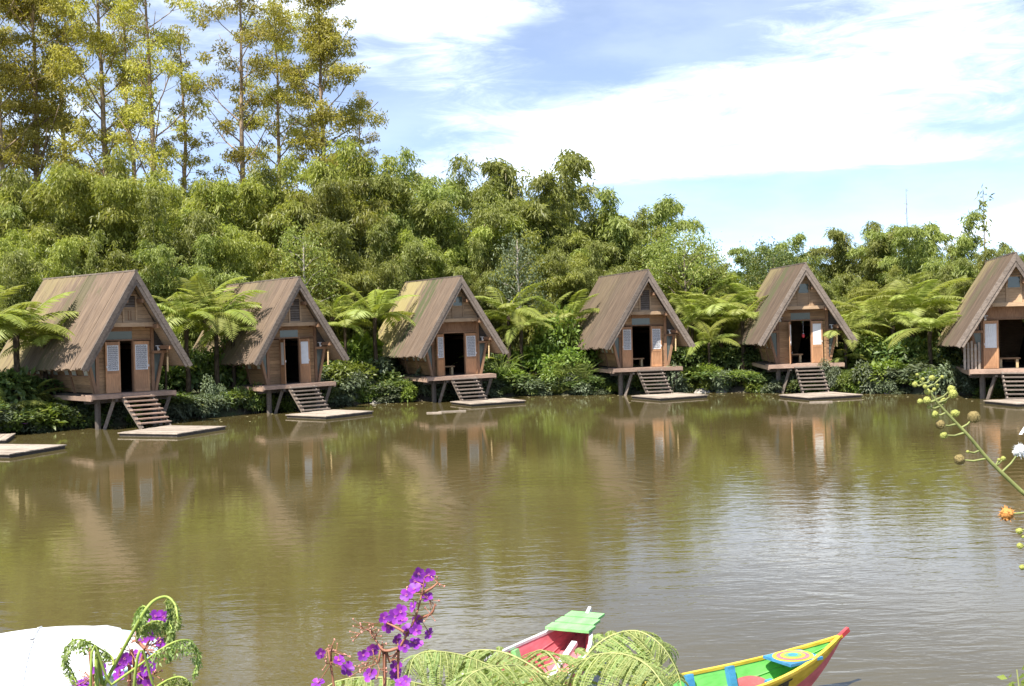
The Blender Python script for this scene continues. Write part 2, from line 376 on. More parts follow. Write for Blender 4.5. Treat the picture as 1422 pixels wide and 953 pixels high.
def door_leaf(parent, hx, side, w, ang, style, mat='door'):
    """leaf hinged at x=hx on the front wall, opening outward; ang 0 = flat against the wall beside the opening"""
    h = 1.86
    d = empty('door_leaf'); d.parent = parent; d.location = (hx, .93, 0.012); d.rotation_euler = (0, 0, -side*ang)
    d.scale = (1, 1, 1)
    c = side*w/2
    def bd(nm, mt, x0, x1, y0, y1, z0, z1): return board(nm, mt, d, c+x0, c+x1, y0, y1, z0, z1)
    hw = w/2; st = hw-.17*min(1, w/.46)
    k = min(1, (w-.1)/.34)
    bd('stile', mat, -hw, -hw+.06, -.02, .02, 0, h); bd('stile', mat, hw-.06, hw, -.02, .02, 0, h)
    bd('rail', mat, -hw+.06, hw-.06, -.018, .018, 0, .09); bd('rail', mat, -hw+.06, hw-.06, -.018, .018, .70, .80); bd('rail', mat, -hw+.06, hw-.06, -.018, .018, 1.74, h)
    bd('lower_panel', mat, -hw+.06, hw-.06, -.008, .008, .09, .70)
    bd('screen_backing', 'fret_back' if style == 'fret' else 'white', -hw+.06, hw-.06, -.006, .006, .80, 1.74)
    obj('screen', FRET if style == 'fret' else CURT, d, (c, -.012, .81), None, ((w-.12)/.34, 1, 1))
    d.name = 'door_leaf'
    obj('handle', unit('lamp'), d, (c+side*(hw-.03), -.035, .95), None, (.02, .03, .09))
    return d
# door layout per hut: opening x0,x1, left leaf (width, angle deg, style), right leaf
DOORS = [(-.20, .28, (.58, 4, 'fret'), (.60, 3, 'fret')), (-.50, .32, (.44, 88, 'plain'), (.46, 52, 'plain')), (-.55, .42, (.50, 30, 'fret'), (.55, 4, 'fret')),
         (-.50, .36, (.50, 5, 'fret'), (.50, 3, 'fret')), (-.50, .36, (.46, 72, 'plain'), (.48, 8, 'plain')), (-.50, .62, (.55, 4, 'curtain'), (.5, 10, 'curtain'))]
VENT = ['half_louvre', 'louvre', 'pane', 'louvre', 'pane', 'pane']
ROOFV = [(.45, .55, .85), (.25, .3, .76), (.85, 1.0, .72), (.10, .12, .55), (.42, .8, .52), (.42, .5, .55)]
LOOK = ['sunlit brown wooden A-frame hut on stilts, leftmost of the row', 'brown wooden A-frame hut with roof half hidden by ferns, second from left',
        'wooden A-frame hut with yellow moss on its roof, third from left', 'wooden A-frame hut with clean grey-brown roof, fourth from left',
        'wooden A-frame hut with wide dark doorway and plain white door panel, fifth from left', 'wooden A-frame hut cut off by the right edge, rightmost of the row']
for hi, (hx, hy, th, dz, hs_) in enumerate(HUTS):
    R = empty('lake_hut', (hx, hy, ZF+dz), th, (hs_, hs_, hs_))
    tag(R, LOOK[hi], 'hut', 'A-frame huts along the far shore')
    R.rotation_euler = ((.004, -.006, .003, -.004, .006, -.003)[hi], (.007, -.004, -.006, .004, -.005, .005)[hi], th)
    rm = roofmat('roof_shingle_%d' % hi, *ROOFV[hi])
    for s in (-1, 1):
        obj('roof_slope', roof_mesh(rm, s, hi*2+s), R)
        MB().prism(rake(s, .055, .085), .06, RL-.06).build('ceiling_panel', M['ceil'], R)
        MB().prism(rake(s, -.03, .14, ext=.03), -.055, -.004).build('bargeboard', M['grey'], R)
        MB().prism(rake(s, .142, .25, ext=-.05), -.03, .05).build('rake_rafter', M['grey'], R)
        MB().prism(rake(s, -.02, .16, ext=.02), RL+.002, RL+.05).build('bargeboard', M['grey'], R)
        for zz in (3.35, 2.42, 1.62):      # purlins, ends showing under the front overhang
            w_ = rw(zz)-.30
            board('purlin', 'trim', R, min(s*w_, s*(w_-.09)), max(s*w_, s*(w_-.09)), .10, RL-.1, zz-.07, zz+.07)
    MB().bar((0, -.05, AP+.045), (0, RL+.05, AP+.045), .11, .05).build('ridge_cap', M['grey'], R)
    board('ridge_beam', 'trim', R, -.06, .06, .0, RL-.1, AP-.42, AP-.26)
    # upper gable wall with its hatch
    z = 2.56; k = 0
    while z < 4.0:
        z1 = min(z+.145, 4.05); a0, a1 = rw(z)-.17, rw(z1)-.17
        off = .008*(k % 2)
        if z1 <= 3.58:
            for s in (-1, 1):
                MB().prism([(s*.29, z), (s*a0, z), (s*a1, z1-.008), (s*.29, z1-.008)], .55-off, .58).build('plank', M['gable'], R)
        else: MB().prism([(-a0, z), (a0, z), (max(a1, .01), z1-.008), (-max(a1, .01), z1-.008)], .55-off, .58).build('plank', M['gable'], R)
        z += .145; k += 1
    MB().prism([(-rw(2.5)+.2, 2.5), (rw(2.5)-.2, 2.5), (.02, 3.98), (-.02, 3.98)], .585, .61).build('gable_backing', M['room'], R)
    gw = empty('gable_hatch', (0, 0, 0)); gw.parent = R
    MB().box(-.29, -.22, .51, .56, 2.56, 3.60).box(.22, .29, .51, .56, 2.56, 3.60).box(-.22, .22, .512, .558, 2.56, 2.63).box(-.22, .22, .512, .558, 3.54, 3.60).build('frame', M['gable'], gw)
    if VENT[hi] == 'louvre':
        for k in range(9): MB().add([(-.22, .545, 2.63+k*.101), (.22, .545, 2.63+k*.101), (.22, .575, 2.63+k*.101+.085), (-.22, .575, 2.63+k*.101+.085)], [(0, 1, 2, 3)]).build('louvre_slat', M['grey'], gw)
    else:
        board('lower_panel', 'gable', gw, -.22, .22, .545, .565, 2.63, 3.08); board('rail', 'gable', gw, -.22, .22, .525, .56, 3.08, 3.13)
        if hi == 0:
            for k in range(4): MB().add([(-.22, .545, 3.13+k*.101), (.22, .545, 3.13+k*.101), (.22, .575, 3.215+k*.101), (-.22, .575, 3.215+k*.101)], [(0, 1, 2, 3)]).build('louvre_slat', M['grey'], gw)
            for xx in (-.05, .05): board('batten', 'trim', gw, xx-.014, xx+.014, .53, .546, 2.65, 3.0)
        else: board('pane', 'glass', gw, -.22, .22, .55, .56, 3.13, 3.54)
    board('tie_beam', 'gable', R, -rw(2.56)+.12, rw(2.56)-.12, .40, .545, 2.41, 2.56)
    board('soffit', 'trim', R, -1.2, 1.2, .55, 1.1, 2.42, 2.46)
    # front wall
    x0, x1, lf, rf = DOORS[hi]
    for s in (-1, 1):
        board('corner_post', 'trim', R, s*1.09-.06, s*1.09+.06, .94, 1.06, 0, 2.42)
        # leaning brace, bracket beam and triangular sidelight
        MB().bar((s*1.17, .92, 0), (s*(1.17+.23*1.42), .92, 1.42), .10, .09, (0, 1, 0)).build('brace', M['trim'], R)
        board('bracket_beam', 'trim', R, min(s*1.04, s*1.84), max(s*1.04, s*1.84), .87, .965, 1.40, 1.50)
        MB().prism([(s*1.15, .14), (s*1.18, .14), (s*1.46, 1.40), (s*1.15, 1.40)], .985, .995).build('sidelight', M['glass'], R)
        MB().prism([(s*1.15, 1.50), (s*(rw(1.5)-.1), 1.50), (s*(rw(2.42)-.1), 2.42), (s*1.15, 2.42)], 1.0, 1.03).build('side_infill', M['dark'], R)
    for s, (a, b_) in ((-1, (-1.03, x0-.05)), (1, (x1+.05, 1.03))):
        z = 0
        for k in range(13):
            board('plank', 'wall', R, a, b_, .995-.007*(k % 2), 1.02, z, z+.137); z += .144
    board('jamb', 'trim', R, x0-.05, x0, .95, 1.05, 0, 1.90); board('jamb', 'trim', R, x1, x1+.05, .95, 1.05, 0, 1.90)
    board('lintel', 'trim', R, -1.03, 1.03, .952, 1.048, 1.90, 1.955)
    if hi in (2, 5): board('header', 'trim', R, -1.03, 1.03, .985, 1.02, 1.955, 2.42)
    else:
        tx0, tx1 = (x0-.55, x1+.02) if hi == 0 else (x0, x1)
        board('transom_pane', 'glass', R, tx0, tx1, .99, 1.0, 1.955, 2.25)
        board('header', 'trim', R, tx0, tx1, .96, 1.02, 2.25, 2.42)
        for a, b_ in ((-1.03, tx0), (tx1, 1.03)):
            for k in range(3): board('plank', 'wall', R, a, b_, .995-.007*(k % 2), 1.02, 1.958+k*.154, 2.105+k*.154)
    door_leaf(R, x0-.03, -1, *[lf[0], math.radians(lf[1]), lf[2]])
    if hi != 5: door_leaf(R, x1+.03, 1, *[rf[0], math.radians(rf[1]), rf[2]])
    # leaning side walls: planks below, a strip of small panes above
    ys = [1.06, 2.6, 4.15, 5.7, 7.2]
    for s in (-1, 1):
        def wp(y, zz, o=0): return (s*(1.16+.23*zz+o), y, zz)
        for a, b_ in zip(ys[:-1], ys[1:]):
            for k in range(4):
                za, zb = .03+k*.145, .03+k*.145+.137
                o = .006*(k % 2)
                MB().add([wp(a+.05, za, o), wp(b_-.05, za, o), wp(b_-.05, zb, o), wp(a+.05, zb, o), wp(a+.05, za, -.03), wp(b_-.05, za, -.03), wp(b_-.05, zb, -.03), wp(a+.05, zb, -.03)],
                         [(0, 1, 2, 3), (7, 6, 5, 4), (0, 4, 5, 1), (1, 5, 6, 2), (2, 6, 7, 3), (3, 7, 4, 0)]).build('plank', M['wall'], R)
            q = 3
            for k in range(q):
                ya, yb = a+.05+(b_-a-.1)*k/q, a+.05+(b_-a-.1)*(k+1)/q
                MB().add([wp(ya+.03, .67, -.01), wp(yb-.03, .67, -.01), wp(yb-.03, 1.3, -.01), wp(ya+.03, 1.3, -.01)], [(0, 1, 2, 3)]).build('pane' if k % 2 == 0 else 'panel', M['frost'] if k % 2 == 0 else M['wall'], R)
                MB().bar(wp(yb, .62), wp(yb, 1.6), .06, .05, (0, 1, 0)).build('mullion', M['trim'], R)
        for y in ys: MB().bar(wp(y, -.02, .01), wp(y, 1.7, .01), .09, .10, (0, 1, 0)).build('stud', M['trim'], R)
        MB().bar(wp(1.0, .635, .012), wp(7.2, .635, .012), .06, .05).build('rail', M['trim'], R)
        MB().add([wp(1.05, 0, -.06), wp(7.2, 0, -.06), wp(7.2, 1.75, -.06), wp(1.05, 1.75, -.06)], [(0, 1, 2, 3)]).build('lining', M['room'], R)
    MB().prism([(-1.15, 0), (1.15, 0), (1.5, 1.5), (0, 4.1), (-1.5, 1.5)], 7.2, 7.25).build('back_wall', M['wall'], R)
    # platform, deck boards, beams, stilts
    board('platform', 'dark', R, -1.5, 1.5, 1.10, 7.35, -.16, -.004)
    for k in range(5): board('deck_board', 'deck', R, -1.66, 1.66, .33+k*.155, .33+k*.155+.145, -.055, -.004*(k % 2))
    board('fascia', 'deck', R, -1.66, 1.66, .285, .325, -.165, -.01)
    for s in (-1, 1):
        board('edge_beam', 'deck', R, s*1.63-.04, s*1.63+.04, .33, 7.3, -.22, -.06)
        for k, y in enumerate((.95, 3.9, 6.9)):
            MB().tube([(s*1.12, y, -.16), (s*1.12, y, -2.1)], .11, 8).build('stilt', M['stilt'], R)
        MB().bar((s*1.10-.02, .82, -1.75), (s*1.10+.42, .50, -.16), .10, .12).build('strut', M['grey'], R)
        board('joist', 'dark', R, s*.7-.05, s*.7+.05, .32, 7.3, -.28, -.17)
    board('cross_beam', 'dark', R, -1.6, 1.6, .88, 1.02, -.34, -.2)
    # stairs
    st = empty('stairs'); st.parent = R
    sx0, sx1 = -.50, .58
    for k in range(7):
        zt, yt = -.03-(k+.55)*.148, .30-(k+1)*.185
        board('tread', 'grey' if hi > 0 else 'deck', st, sx0-.06, sx1+.06, yt-.13, yt+.13, zt-.045, zt)
        board('riser_block', 'grey', st, sx1-.07, sx1, yt+.03, yt+.10, zt-.16, zt-.046)
    for xx in (sx0, sx1): MB().bar((xx, .25, -.16), (xx, -1.12, -1.24), .05, .20).build('stringer', M['grey'], st)
    # small white lamps by the door
    for (lx, lz) in ((-1.0, 2.0), (1.28, 1.62)):
        l = MB().bar((lx-.10, .86, lz+.06), (lx+.10, .86, lz+.06), .06, .025).tube([(lx, .90, lz+.05), (lx, .88, lz-.02), (lx, .82, lz-.09)], [.025, .03, .05], 8).build('wall_lamp', M['lamp'], R)
    Rm = R.matrix_basis.copy(); Rm = Matrix.LocRotScale(R.location, R.rotation_euler, R.scale)
    # bamboo tube hanging under the right eave
    q = MB().tube([(0, 0, 0), (0, 0, .56)], .035, 8).tube([(0, 0, .56), (0, 0, 1.05)], .005, 4)
    for zz in (.1, .3, .5): q.lathe([(.035, zz-.012), (.041, zz), (.035, zz+.012)], 8)
    t = q.build('bamboo_tube', M['bamboo_tube']); t.location = Rm @ Vector((1.36, .35, .72)); t.rotation_euler = (0, .03, th)
    tag(t, 'pale bamboo tube hanging under the right eave of the %s' % HN[hi], 'bamboo tube', 'bamboo tubes hanging under the eaves')
    # low bench just inside the doorway
    if hi in (2, 3, 4, 5):
        bxc = {2: -.25, 3: -.15, 4: -.28, 5: -.05}[hi]
        bn = empty('low_bench', Rm @ Vector((bxc, 1.75, 0)), th)
        MB().box(-.42, .42, -.16, .16, .34, .40).build('seat', M['wall'], bn)
        for s in (-1, 1): MB().box(s*.30-.045, s*.30+.045, -.14, .14, 0, .34).build('leg', M['bamboo_tube'], bn)
        tag(bn, 'low wooden bench inside the doorway of the %s' % HN[hi], 'bench', 'low benches inside the doorways')
    if hi == 4:
        o = MB().lathe([(0, -.10), (.05, -.08), (.075, 0), (.05, .08), (0, .10)], 10).build('red_ornament', plain('red_paint', (.65, .07, .08), .4, .4, .2), None, True)
        o.location = Rm @ Vector((.12, 1.35, 1.22)); tag(o, 'small red ornament in the dark doorway of the fifth hut', 'ornament')
        MB().tube([(0, 0, .09), (0, 0, .66)], .006, 4).build('cord', M['lamp'], o)
        MB().lathe([(0, .075), (.045, .083), (.03, .11), (0, .115)], 10).build('cap', M['white'], o)
        o = MB().lathe([(0, 0), (.045, 0), (.055, .09), (.05, .09), (.04, .01), (0, .01)], 12).build('white_cup', M['white'])
        o.location = Rm @ Vector((-.36, 1.72, .405)); tag(o, 'small white cup on the bench in the fifth hut', 'cup')
    if hi == 5:
        sl = empty('slat_screen', Rm @ Vector((-1.55, .62, 0)), th+.25)
        for k in range(5): MB().box(-.30+k*.14, -.30+k*.14+.085, -.012, .012, 0, .98+.06*((k*7) % 3)).build('slat', M['dock'], sl)
        MB().box(-.32, .40, .013, .05, .30, .36).build('rail', M['grey'], sl); MB().box(-.32, .40, .013, .05, .75, .81).build('rail', M['grey'], sl)
        tag(sl, 'pale upright slats at the left corner of the rightmost hut deck', 'screen')

# ------------------------------------------------------------------ floating docks
def dock(c0, c1, c2, label):
    """corners: back-left, front-left, front-right (world xy)"""
    c0, c1, c2 = Vector(c0), Vector(c1), Vector(c2)
    u = (c2-c1); L = u.length; u.normalize(); v = Vector((-u.y, u.x, 0)); W = max(1.5, min(2.6, abs((c0-c1).dot(v))))
    r = empty('floating_dock', (c1.x, c1.y, 0), math.atan2(u.y, u.x)); tag(r, label, 'dock', 'floating docks below the stairs')
    MB().box(.04, L-.04, .04, W-.04, -.12, .085).build('float_frame', M['dark'], r)
    n = max(8, int(L/.2)); 
    for k in range(n): board('plank', 'dock', r, L*k/n, L*(k+1)/n-.012, 0, W, .088, .118+.004*((k*5) % 3))
    return r
DK = [((191, 597.4), (246.2, 602.7), (315, 592), 'leftmost hut'), ((417.2, 574), (452.4, 578.6), (519.1, 571), 'second hut from the left'), ((635, 557.3), (654.4, 561.3), (730.4, 556.2), 'third hut from the left'),
      ((891.3, 548.9), (916.6, 553.3), (983.9, 548.7), 'fourth hut from the left'), ((1102.2, 547.3), (1123.5, 552.4), (1198.5, 548), 'fifth hut from the left'), ((1387.5, 555.3), (1412, 561), (1490, 557), 'rightmost hut')]
for a, b_, c_, nm in DK: dock(atz(*a, .11), atz(*b_, .11), atz(*c_, .11), 'flat pale wooden floating dock below the stairs of the %s' % nm)
dock(atz(-40, 622, .11), atz(13, 631, .11), atz(93, 618, .11), 'flat wooden floating dock at the far left edge of the pond')
dock(atz(-70, 607, .11), atz(-48, 614, .11), atz(9, 611, .11), 'corner of another dark dock just showing at the left picture edge')
for (px_, py_, l_, a_) in ((628, 572, 1.1, .2), (603, 574, .6, -.1), (1140, 559, .9, .05)):
    c_ = atz(px_, py_, 0.0)
    o = MB().bar((-l_/2, 0, 0), (l_/2, 0, 0), .09, .05).bar((-l_*.3, .07, .0), (l_*.4, .12, .0), .05, .04).build('driftwood', M['dock']); o.location = (c_.x, c_.y, .02); o.rotation_euler = (0, 0, a_)
    tag(o, 'piece of driftwood floating %s' % {628: 'left of the third dock, the longer one', 603: 'left of the third dock, the shorter one', 1140: 'in front of the fifth dock'}[px_], 'driftwood')

# ------------------------------------------------------------------ foliage builders
def unitv(a): return a/np.maximum(np.linalg.norm(a, axis=-1, keepdims=True), 1e-9)
def leaf_mesh(name, P, D, Nn, L, W, mat, rnd=None, mid=.42, fold=.12):
    n = len(P); D = unitv(D); S = unitv(np.cross(D, Nn)); U = np.cross(S, D)
    L = np.broadcast_to(np.asarray(L, float).reshape(-1, 1), (n, 1)); W = np.broadcast_to(np.asarray(W, float).reshape(-1, 1), (n, 1))
    V = np.empty((n, 4, 3)); V[:, 0] = P; V[:, 2] = P+D*L-np.array([0, 0, 1])*L*.12
    V[:, 1] = P+D*L*mid+S*W*.5+U*W*fold; V[:, 3] = P+D*L*mid-S*W*.5+U*W*fold
    me = bpy.data.meshes.new(name); me.vertices.add(n*4); me.vertices.foreach_set('co', V.ravel())
    b = np.arange(n)[:, None]*4; idx = np.concatenate([b+0, b+1, b+2, b+0, b+2, b+3], 1).ravel()
    me.loops.add(n*6); me.loops.foreach_set('vertex_index', idx); me.polygons.add(n*2)
    me.polygons.foreach_set('loop_start', np.arange(n*2)*3); me.polygons.foreach_set('loop_total', np.full(n*2, 3))
    me.update(); me.materials.append(mat)
    if rnd is None: rnd = RNG.random(n)
    a = me.attributes.new('rnd', 'FLOAT', 'POINT'); a.data.foreach_set('value', np.repeat(rnd, 4).astype('f'))
    return me
def setrnd(me, v=None):
    a = me.attributes.new('rnd', 'FLOAT', 'POINT'); n = len(me.vertices)
    a.data.foreach_set('value', np.full(n, .5, 'f') if v is None else np.asarray(v, 'f')); return me

def bamboo_variant(seed, H=11.0, spread=2.6, nc=17, leafL=.25, leafW=.055, mat='bamboo', low=.18, dens=1.0):
    r = np.random.default_rng(seed); culms = []; sp_, sd_ = [], []
    for c in range(nc):
        az = 2*PI*(c+r.random())/nc; lean = spread*(.45+.75*r.random()); h = H*(.60+.44*r.random()**.8)
        bx0, by0 = .5*math.cos(az)*r.random(), .5*math.sin(az)*r.random(); pts = []
        for t in np.linspace(0, 1, 15):
            o = lean*t**2.4; zz = h*(t-.20*t**6*(lean/spread))
            pts.append((bx0+o*math.cos(az), by0+o*math.sin(az), zz))
        pts = np.array(pts); culms.append(pts)
        nn = int(34*dens)
        for t in np.linspace(low, 1.0, nn):
            f = t*14; i = min(int(f), 13); p0 = pts[i]*(1-(f-i))+pts[i+1]*(f-i)
            for b in range(2 if t < .85 else 3):
                a2 = az+r.normal(0, 1.3); bl = (1.5-.9*t)*(.4+.8*r.random())
                for q in np.linspace(.25, 1, 4):
                    o = bl*q; zz = .45*bl*q-.75*bl*q*q
                    sp_.append(p0+np.array([o*math.cos(a2), o*math.sin(a2), zz])+r.normal(0, .07, 3)); sd_.append((math.cos(a2), math.sin(a2), -.3-.6*q))
    sp_ = np.array(sp_); sd_ = np.array(sd_); K = 8
    P = np.repeat(sp_, K, 0)+r.normal(0, .10, (len(sp_)*K, 3)); D = np.repeat(sd_, K, 0)*.75+r.normal(0, .65, P.shape); D[:, 2] -= .45
    Nn = np.tile([0, 0, 1.0], (len(P), 1))+r.normal(0, .85, P.shape)
    L = leafL*(.55+.7*r.random(len(P))); rnd = np.clip(np.repeat(r.random(len(sp_)), K)*.65+r.random(len(P))*.35, 0, 1)
    me = leaf_mesh('crown', P, D, Nn, L, leafW*(.7+.6*r.random(len(P))), M[mat], rnd)
    cm = []
    for pts in culms[:9]:
        cm.append(MB().tube(pts, np.linspace(.055, .012, 15), 5, False).mesh('culm', M['culm'], True))
    return me, cm
BAM = [bamboo_variant(101), bamboo_variant(102, spread=3.2), bamboo_variant(103, spread=2.3, nc=15, mat='bamboo_y'), bamboo_variant(104, spread=2.9, mat='bamboo_y'),
       bamboo_variant(105, spread=2.9, nc=14, leafL=.34, leafW=.07, dens=.95)]
def topz(me):
    V = np.empty(len(me.vertices)*3); me.vertices.foreach_get('co', V); return float(np.percentile(V[2::3], 99.7))
BTOP = [topz(b_[0]) for b_ in BAM]
HPX = [180, 405, 640, 898, 1118, 1410]
def horizon(px): return 443.8-.0288*(px-711)
ORD = ['first', 'second', 'third', 'fourth', 'fifth', 'sixth', 'seventh', 'eighth', 'ninth', 'tenth', 'eleventh', 'twelfth']
SHORT = ['leftmost hut', 'second hut', 'third hut', 'fourth hut', 'fifth hut', 'rightmost hut']
def zone(px):
    """where along the row of huts a pixel column lies"""
    for i, hp in enumerate(HPX):
        if px < hp-78: return 'left of the leftmost hut' if i == 0 else 'between %s and %s' % (SHORT[i-1], SHORT[i])
        if px <= hp+62: return '@ the '+SHORT[i]
    return '@ the right picture edge'
pending = []
def place(o, px, look, cat, where, group): pending.append((o, px, look, cat, where, group))
def finish_labels():
    """one label for each plant: look, place along the huts and its order there"""
    bins = {}
    for it in pending: bins.setdefault((it[2], it[4], zone(it[1])), []).append(it)
    for (look, where, zn), its in bins.items():
        its.sort(key=lambda i: i[1])
        for k, (o, px, _, cat, _, group) in enumerate(its):
            zz = zn.replace('@', {'behind': 'behind', 'on the bank': 'on the bank by', 'growing': 'beside'}[where]) if zn[0] == '@' else zn
            s = look+' '+zz
            if len(its) > 1: s += ', %s from left' % (ORD[k] if k < 12 else '%dth' % (k+1))
            tag(o, s, cat, group)
def bamboo(px, ytop, Y, v, look=None, group='bamboo clumps behind the huts', wide=1.0, where='behind', rz=None):
    P = at(px, ytop, Y); g = float(ground_h(P.x, P.y)); h = P.z-g
    me, cm = BAM[v]; k = h/BTOP[v]
    r = empty('bamboo_clump', (P.x, P.y, g-.1), random.uniform(0, 6.28) if rz is None else rz, (k*wide, k*wide, k))
    obj('crown', me, r)
    for c in cm: obj('culm', c, r)
    place(r, px, look or ('tall arching green bamboo clump' if v not in (2, 3) else 'tall yellow-green bamboo clump'), 'bamboo', where, group)
    return r
# silhouette row: (px, top y, depth, variant)
ROW = [(-35, 262, 56, 0), (12, 246, 57, 1), (62, 224, 56, 2), (112, 212, 58, 3), (165, 238, 57, 2), (215, 272, 56, 0), (262, 262, 59, 3), (305, 240, 61, 2), (352, 226, 62, 3), (402, 234, 63, 1),
       (452, 222, 64, 3), (508, 208, 66, 2), (540, 220, 66, 0), (582, 252, 66, 1), (622, 230, 66, 1), (660, 262, 66, 3), (694, 290, 66, 0), (722, 246, 68, 0), (762, 207, 69, 4), (800, 266, 68, 3),
       (838, 284, 67, 1), (872, 270, 66, 4), (906, 322, 66, 3), (940, 342, 66, 1), (985, 358, 66, 2), (1030, 356, 68, 3), (1076, 328, 70, 4), (1112, 346, 69, 1), (1152, 340, 66, 4), (1205, 308, 64, 4), (1252, 312, 63, 4),
       (1305, 298, 60, 4), (1345, 340, 60, 3), (1382, 346, 58, 1), (1425, 332, 57, 1), (1465, 325, 57, 0), (1530, 330, 56, 1), (1600, 335, 54, 0), (1680, 330, 52, 3), (-95, 265, 54, 3), (-170, 270, 52, 1)]
for (a, b_, c_, v) in ROW: bamboo(a, b_, c_, v)
# lower clumps in front of them, right behind the huts
ROW2 = [(-10, 330, 49, 0), (45, 318, 51, 2), (100, 322, 53, 0), (250, 330, 55, 1), (312, 322, 57, 2), (372, 322, 58, 0), (430, 318, 58, 3), (486, 300, 60, 1), (538, 318, 61, 0), (596, 322, 63, 2), (650, 335, 63, 1), (706, 338, 63, 0), (752, 326, 63, 3), (806, 338, 63, 1),
        (858, 345, 64, 0), (925, 372, 63, 2), (968, 392, 62, 3), (1015, 395, 62, 1), (1170, 385, 60, 1), (1228, 372, 58, 3), (1285, 370, 56, 4), (1340, 380, 54, 1)]
for (a, b_, c_, v) in ROW2: bamboo(a, b_, c_, v, 'low drooping bamboo clump', 'low bamboo clumps just behind the huts')
# rows farther back, seen only through gaps
for k in range(11):
    px = -10+k*140
    top = np.interp(px, [0, 500, 760, 950, 1100, 1300, 1450], [265, 250, 285, 362, 368, 345, 360])
    b_ = bamboo(px+random.uniform(-20, 20), float(top)+random.uniform(0, 25), 80, k % 4, wide=1.6)
    pending.pop(); tag(b_, 'bamboo clump in the back row, glimpsed through gaps in the front clumps', 'bamboo', 'bamboo clumps in the back row')
# bare and thin shoots against the sky
def shoot(px, y0, y1, Y, leafy, label):
    T, B = at(px, y0, Y), at(px, y1, Y); g = float(ground_h(T.x, T.y))
    r = empty('bamboo_shoot', (T.x, T.y, g)); h = T.z-g
    MB().tube([(0, 0, 0), (.05, 0, h*.5), (.0, 0, h)], [.05, .035, .01], 6).build('culm', M['bark'], r, True)
    n = 110 if leafy else 14; t = RNG.random(n); zlo = B.z-g
    Pp = np.stack([RNG.normal(0, .16 if leafy else .02, n), RNG.normal(0, .16 if leafy else .02, n), zlo+(h-zlo)*t], 1)
    D = RNG.normal(0, 1, (n, 3)); D[:, 2] += .3 if not leafy else -.3
    obj('crown', leaf_mesh('crown', Pp, D, RNG.normal(0, 1, (n, 3)), .35 if leafy else .2, .09 if leafy else .03, M['bamboo']), r)
    tag(r, label, 'bamboo')
shoot(1258, 262, 320, 62, False, 'bare thin bamboo shoot rising highest against the cloud')
shoot(1365, 262, 345, 58, True, 'thin leafy bamboo shoot against the cloud near the right edge')
shoot(990, 333, 360, 66, False, 'short bare twig against the sky between fourth and fifth huts')

# ------------------------------------------------------------------ eucalyptus
def euc_variant(seed, H, base, nl, reach, top_dense=1.0, puff=(.75, 1.35)):
    r = np.random.default_rng(seed); tr = []; x = y = 0.0
    for t in np.linspace(0, 1, 14):
        tr.append((x, y, H*t)); x += r.normal(0, .10); y += r.normal(0, .10)
    tr = np.array(tr); limbs = []; C, Rr = [], []
    def ptz(t):
        f = t*13; i = min(int(f), 12); return tr[i]*(1-(f-i))+tr[i+1]*(f-i)
    for k in range(nl):
        t = base+(1-base)*((k+.5*r.random())/nl)**.9; az = k*2.4+r.normal(0, .5); p0 = ptz(t)
        ln = reach*(.62+.42*math.sin(PI*(.15+.75*(t-base)/(1-base))))*(.45+.65*r.random())*(1 if t < .85 else .6); el = .55+.5*r.random()
        d = np.array([math.cos(az)*math.cos(el), math.sin(az)*math.cos(el), math.sin(el)])
        pts = [p0, p0+d*ln*.5+np.array([0, 0, -.02*ln]), p0+d*ln+np.array([0, 0, .12*ln])]; limbs.append((pts, .10*(1.1-t)+.02))
        for q in range(2 if ln < 2 else 3):
            u = .45+.6*r.random(); c = p0+d*ln*u+r.normal(0, .22*ln, 3)*np.array([1, 1, .55]); C.append(c); Rr.append(r.uniform(*puff)); C.append(c+r.normal(0, .6, 3)*np.array([1, 1, .5])); Rr.append(r.uniform(*puff)*.7)
            limbs.append(([p0+d*ln*u*.7, c], .022))
    C.append(tr[-1]+np.array([0, 0, .2])); Rr.append(1.0)
    C, Rr = np.array(C), np.array(Rr); n = (230*Rr**2*top_dense).astype(int)
    P, rn = [], []
    for c, rad, k in zip(C, Rr, n):
        v = unitv(r.normal(0, 1, (k, 3)))*(r.random((k, 1))**.5)*rad*np.array([1, 1, .68])
        P.append(c+v); rn.append(np.clip(.3*r.random()+.7*r.random(k), 0, 1))
    P = np.concatenate(P); D = r.normal(0, 1, P.shape); D[:, 2] -= .5
    me = leaf_mesh('crown', P, D, r.normal(0, 1, P.shape)+np.array([0, 0, .8]), .30*(.6+.7*r.random(len(P))), .10, M['euc'], np.concatenate(rn))
    tk = MB().tube(tr, np.linspace(.34, .05, 14), 8).mesh('trunk', M['euc_bark'], True)
    lm = MB()
    for pts, rad in limbs: lm.tube(pts, np.linspace(rad, rad*.35, len(pts)), 5, False)
    return me, tk, lm.mesh('limbs', M['euc_bark'], True)
EUC = [euc_variant(1, 30, .30, 28, 4.7, .82, (.55, 1.2)), euc_variant(2, 30, .30, 24, 4.1, .75, (.5, 1.1)), euc_variant(3, 27, .30, 38, 5.0, .9, (.6, 1.2)), euc_variant(4, 30, .30, 20, 3.2, .8, (.45, .9))]
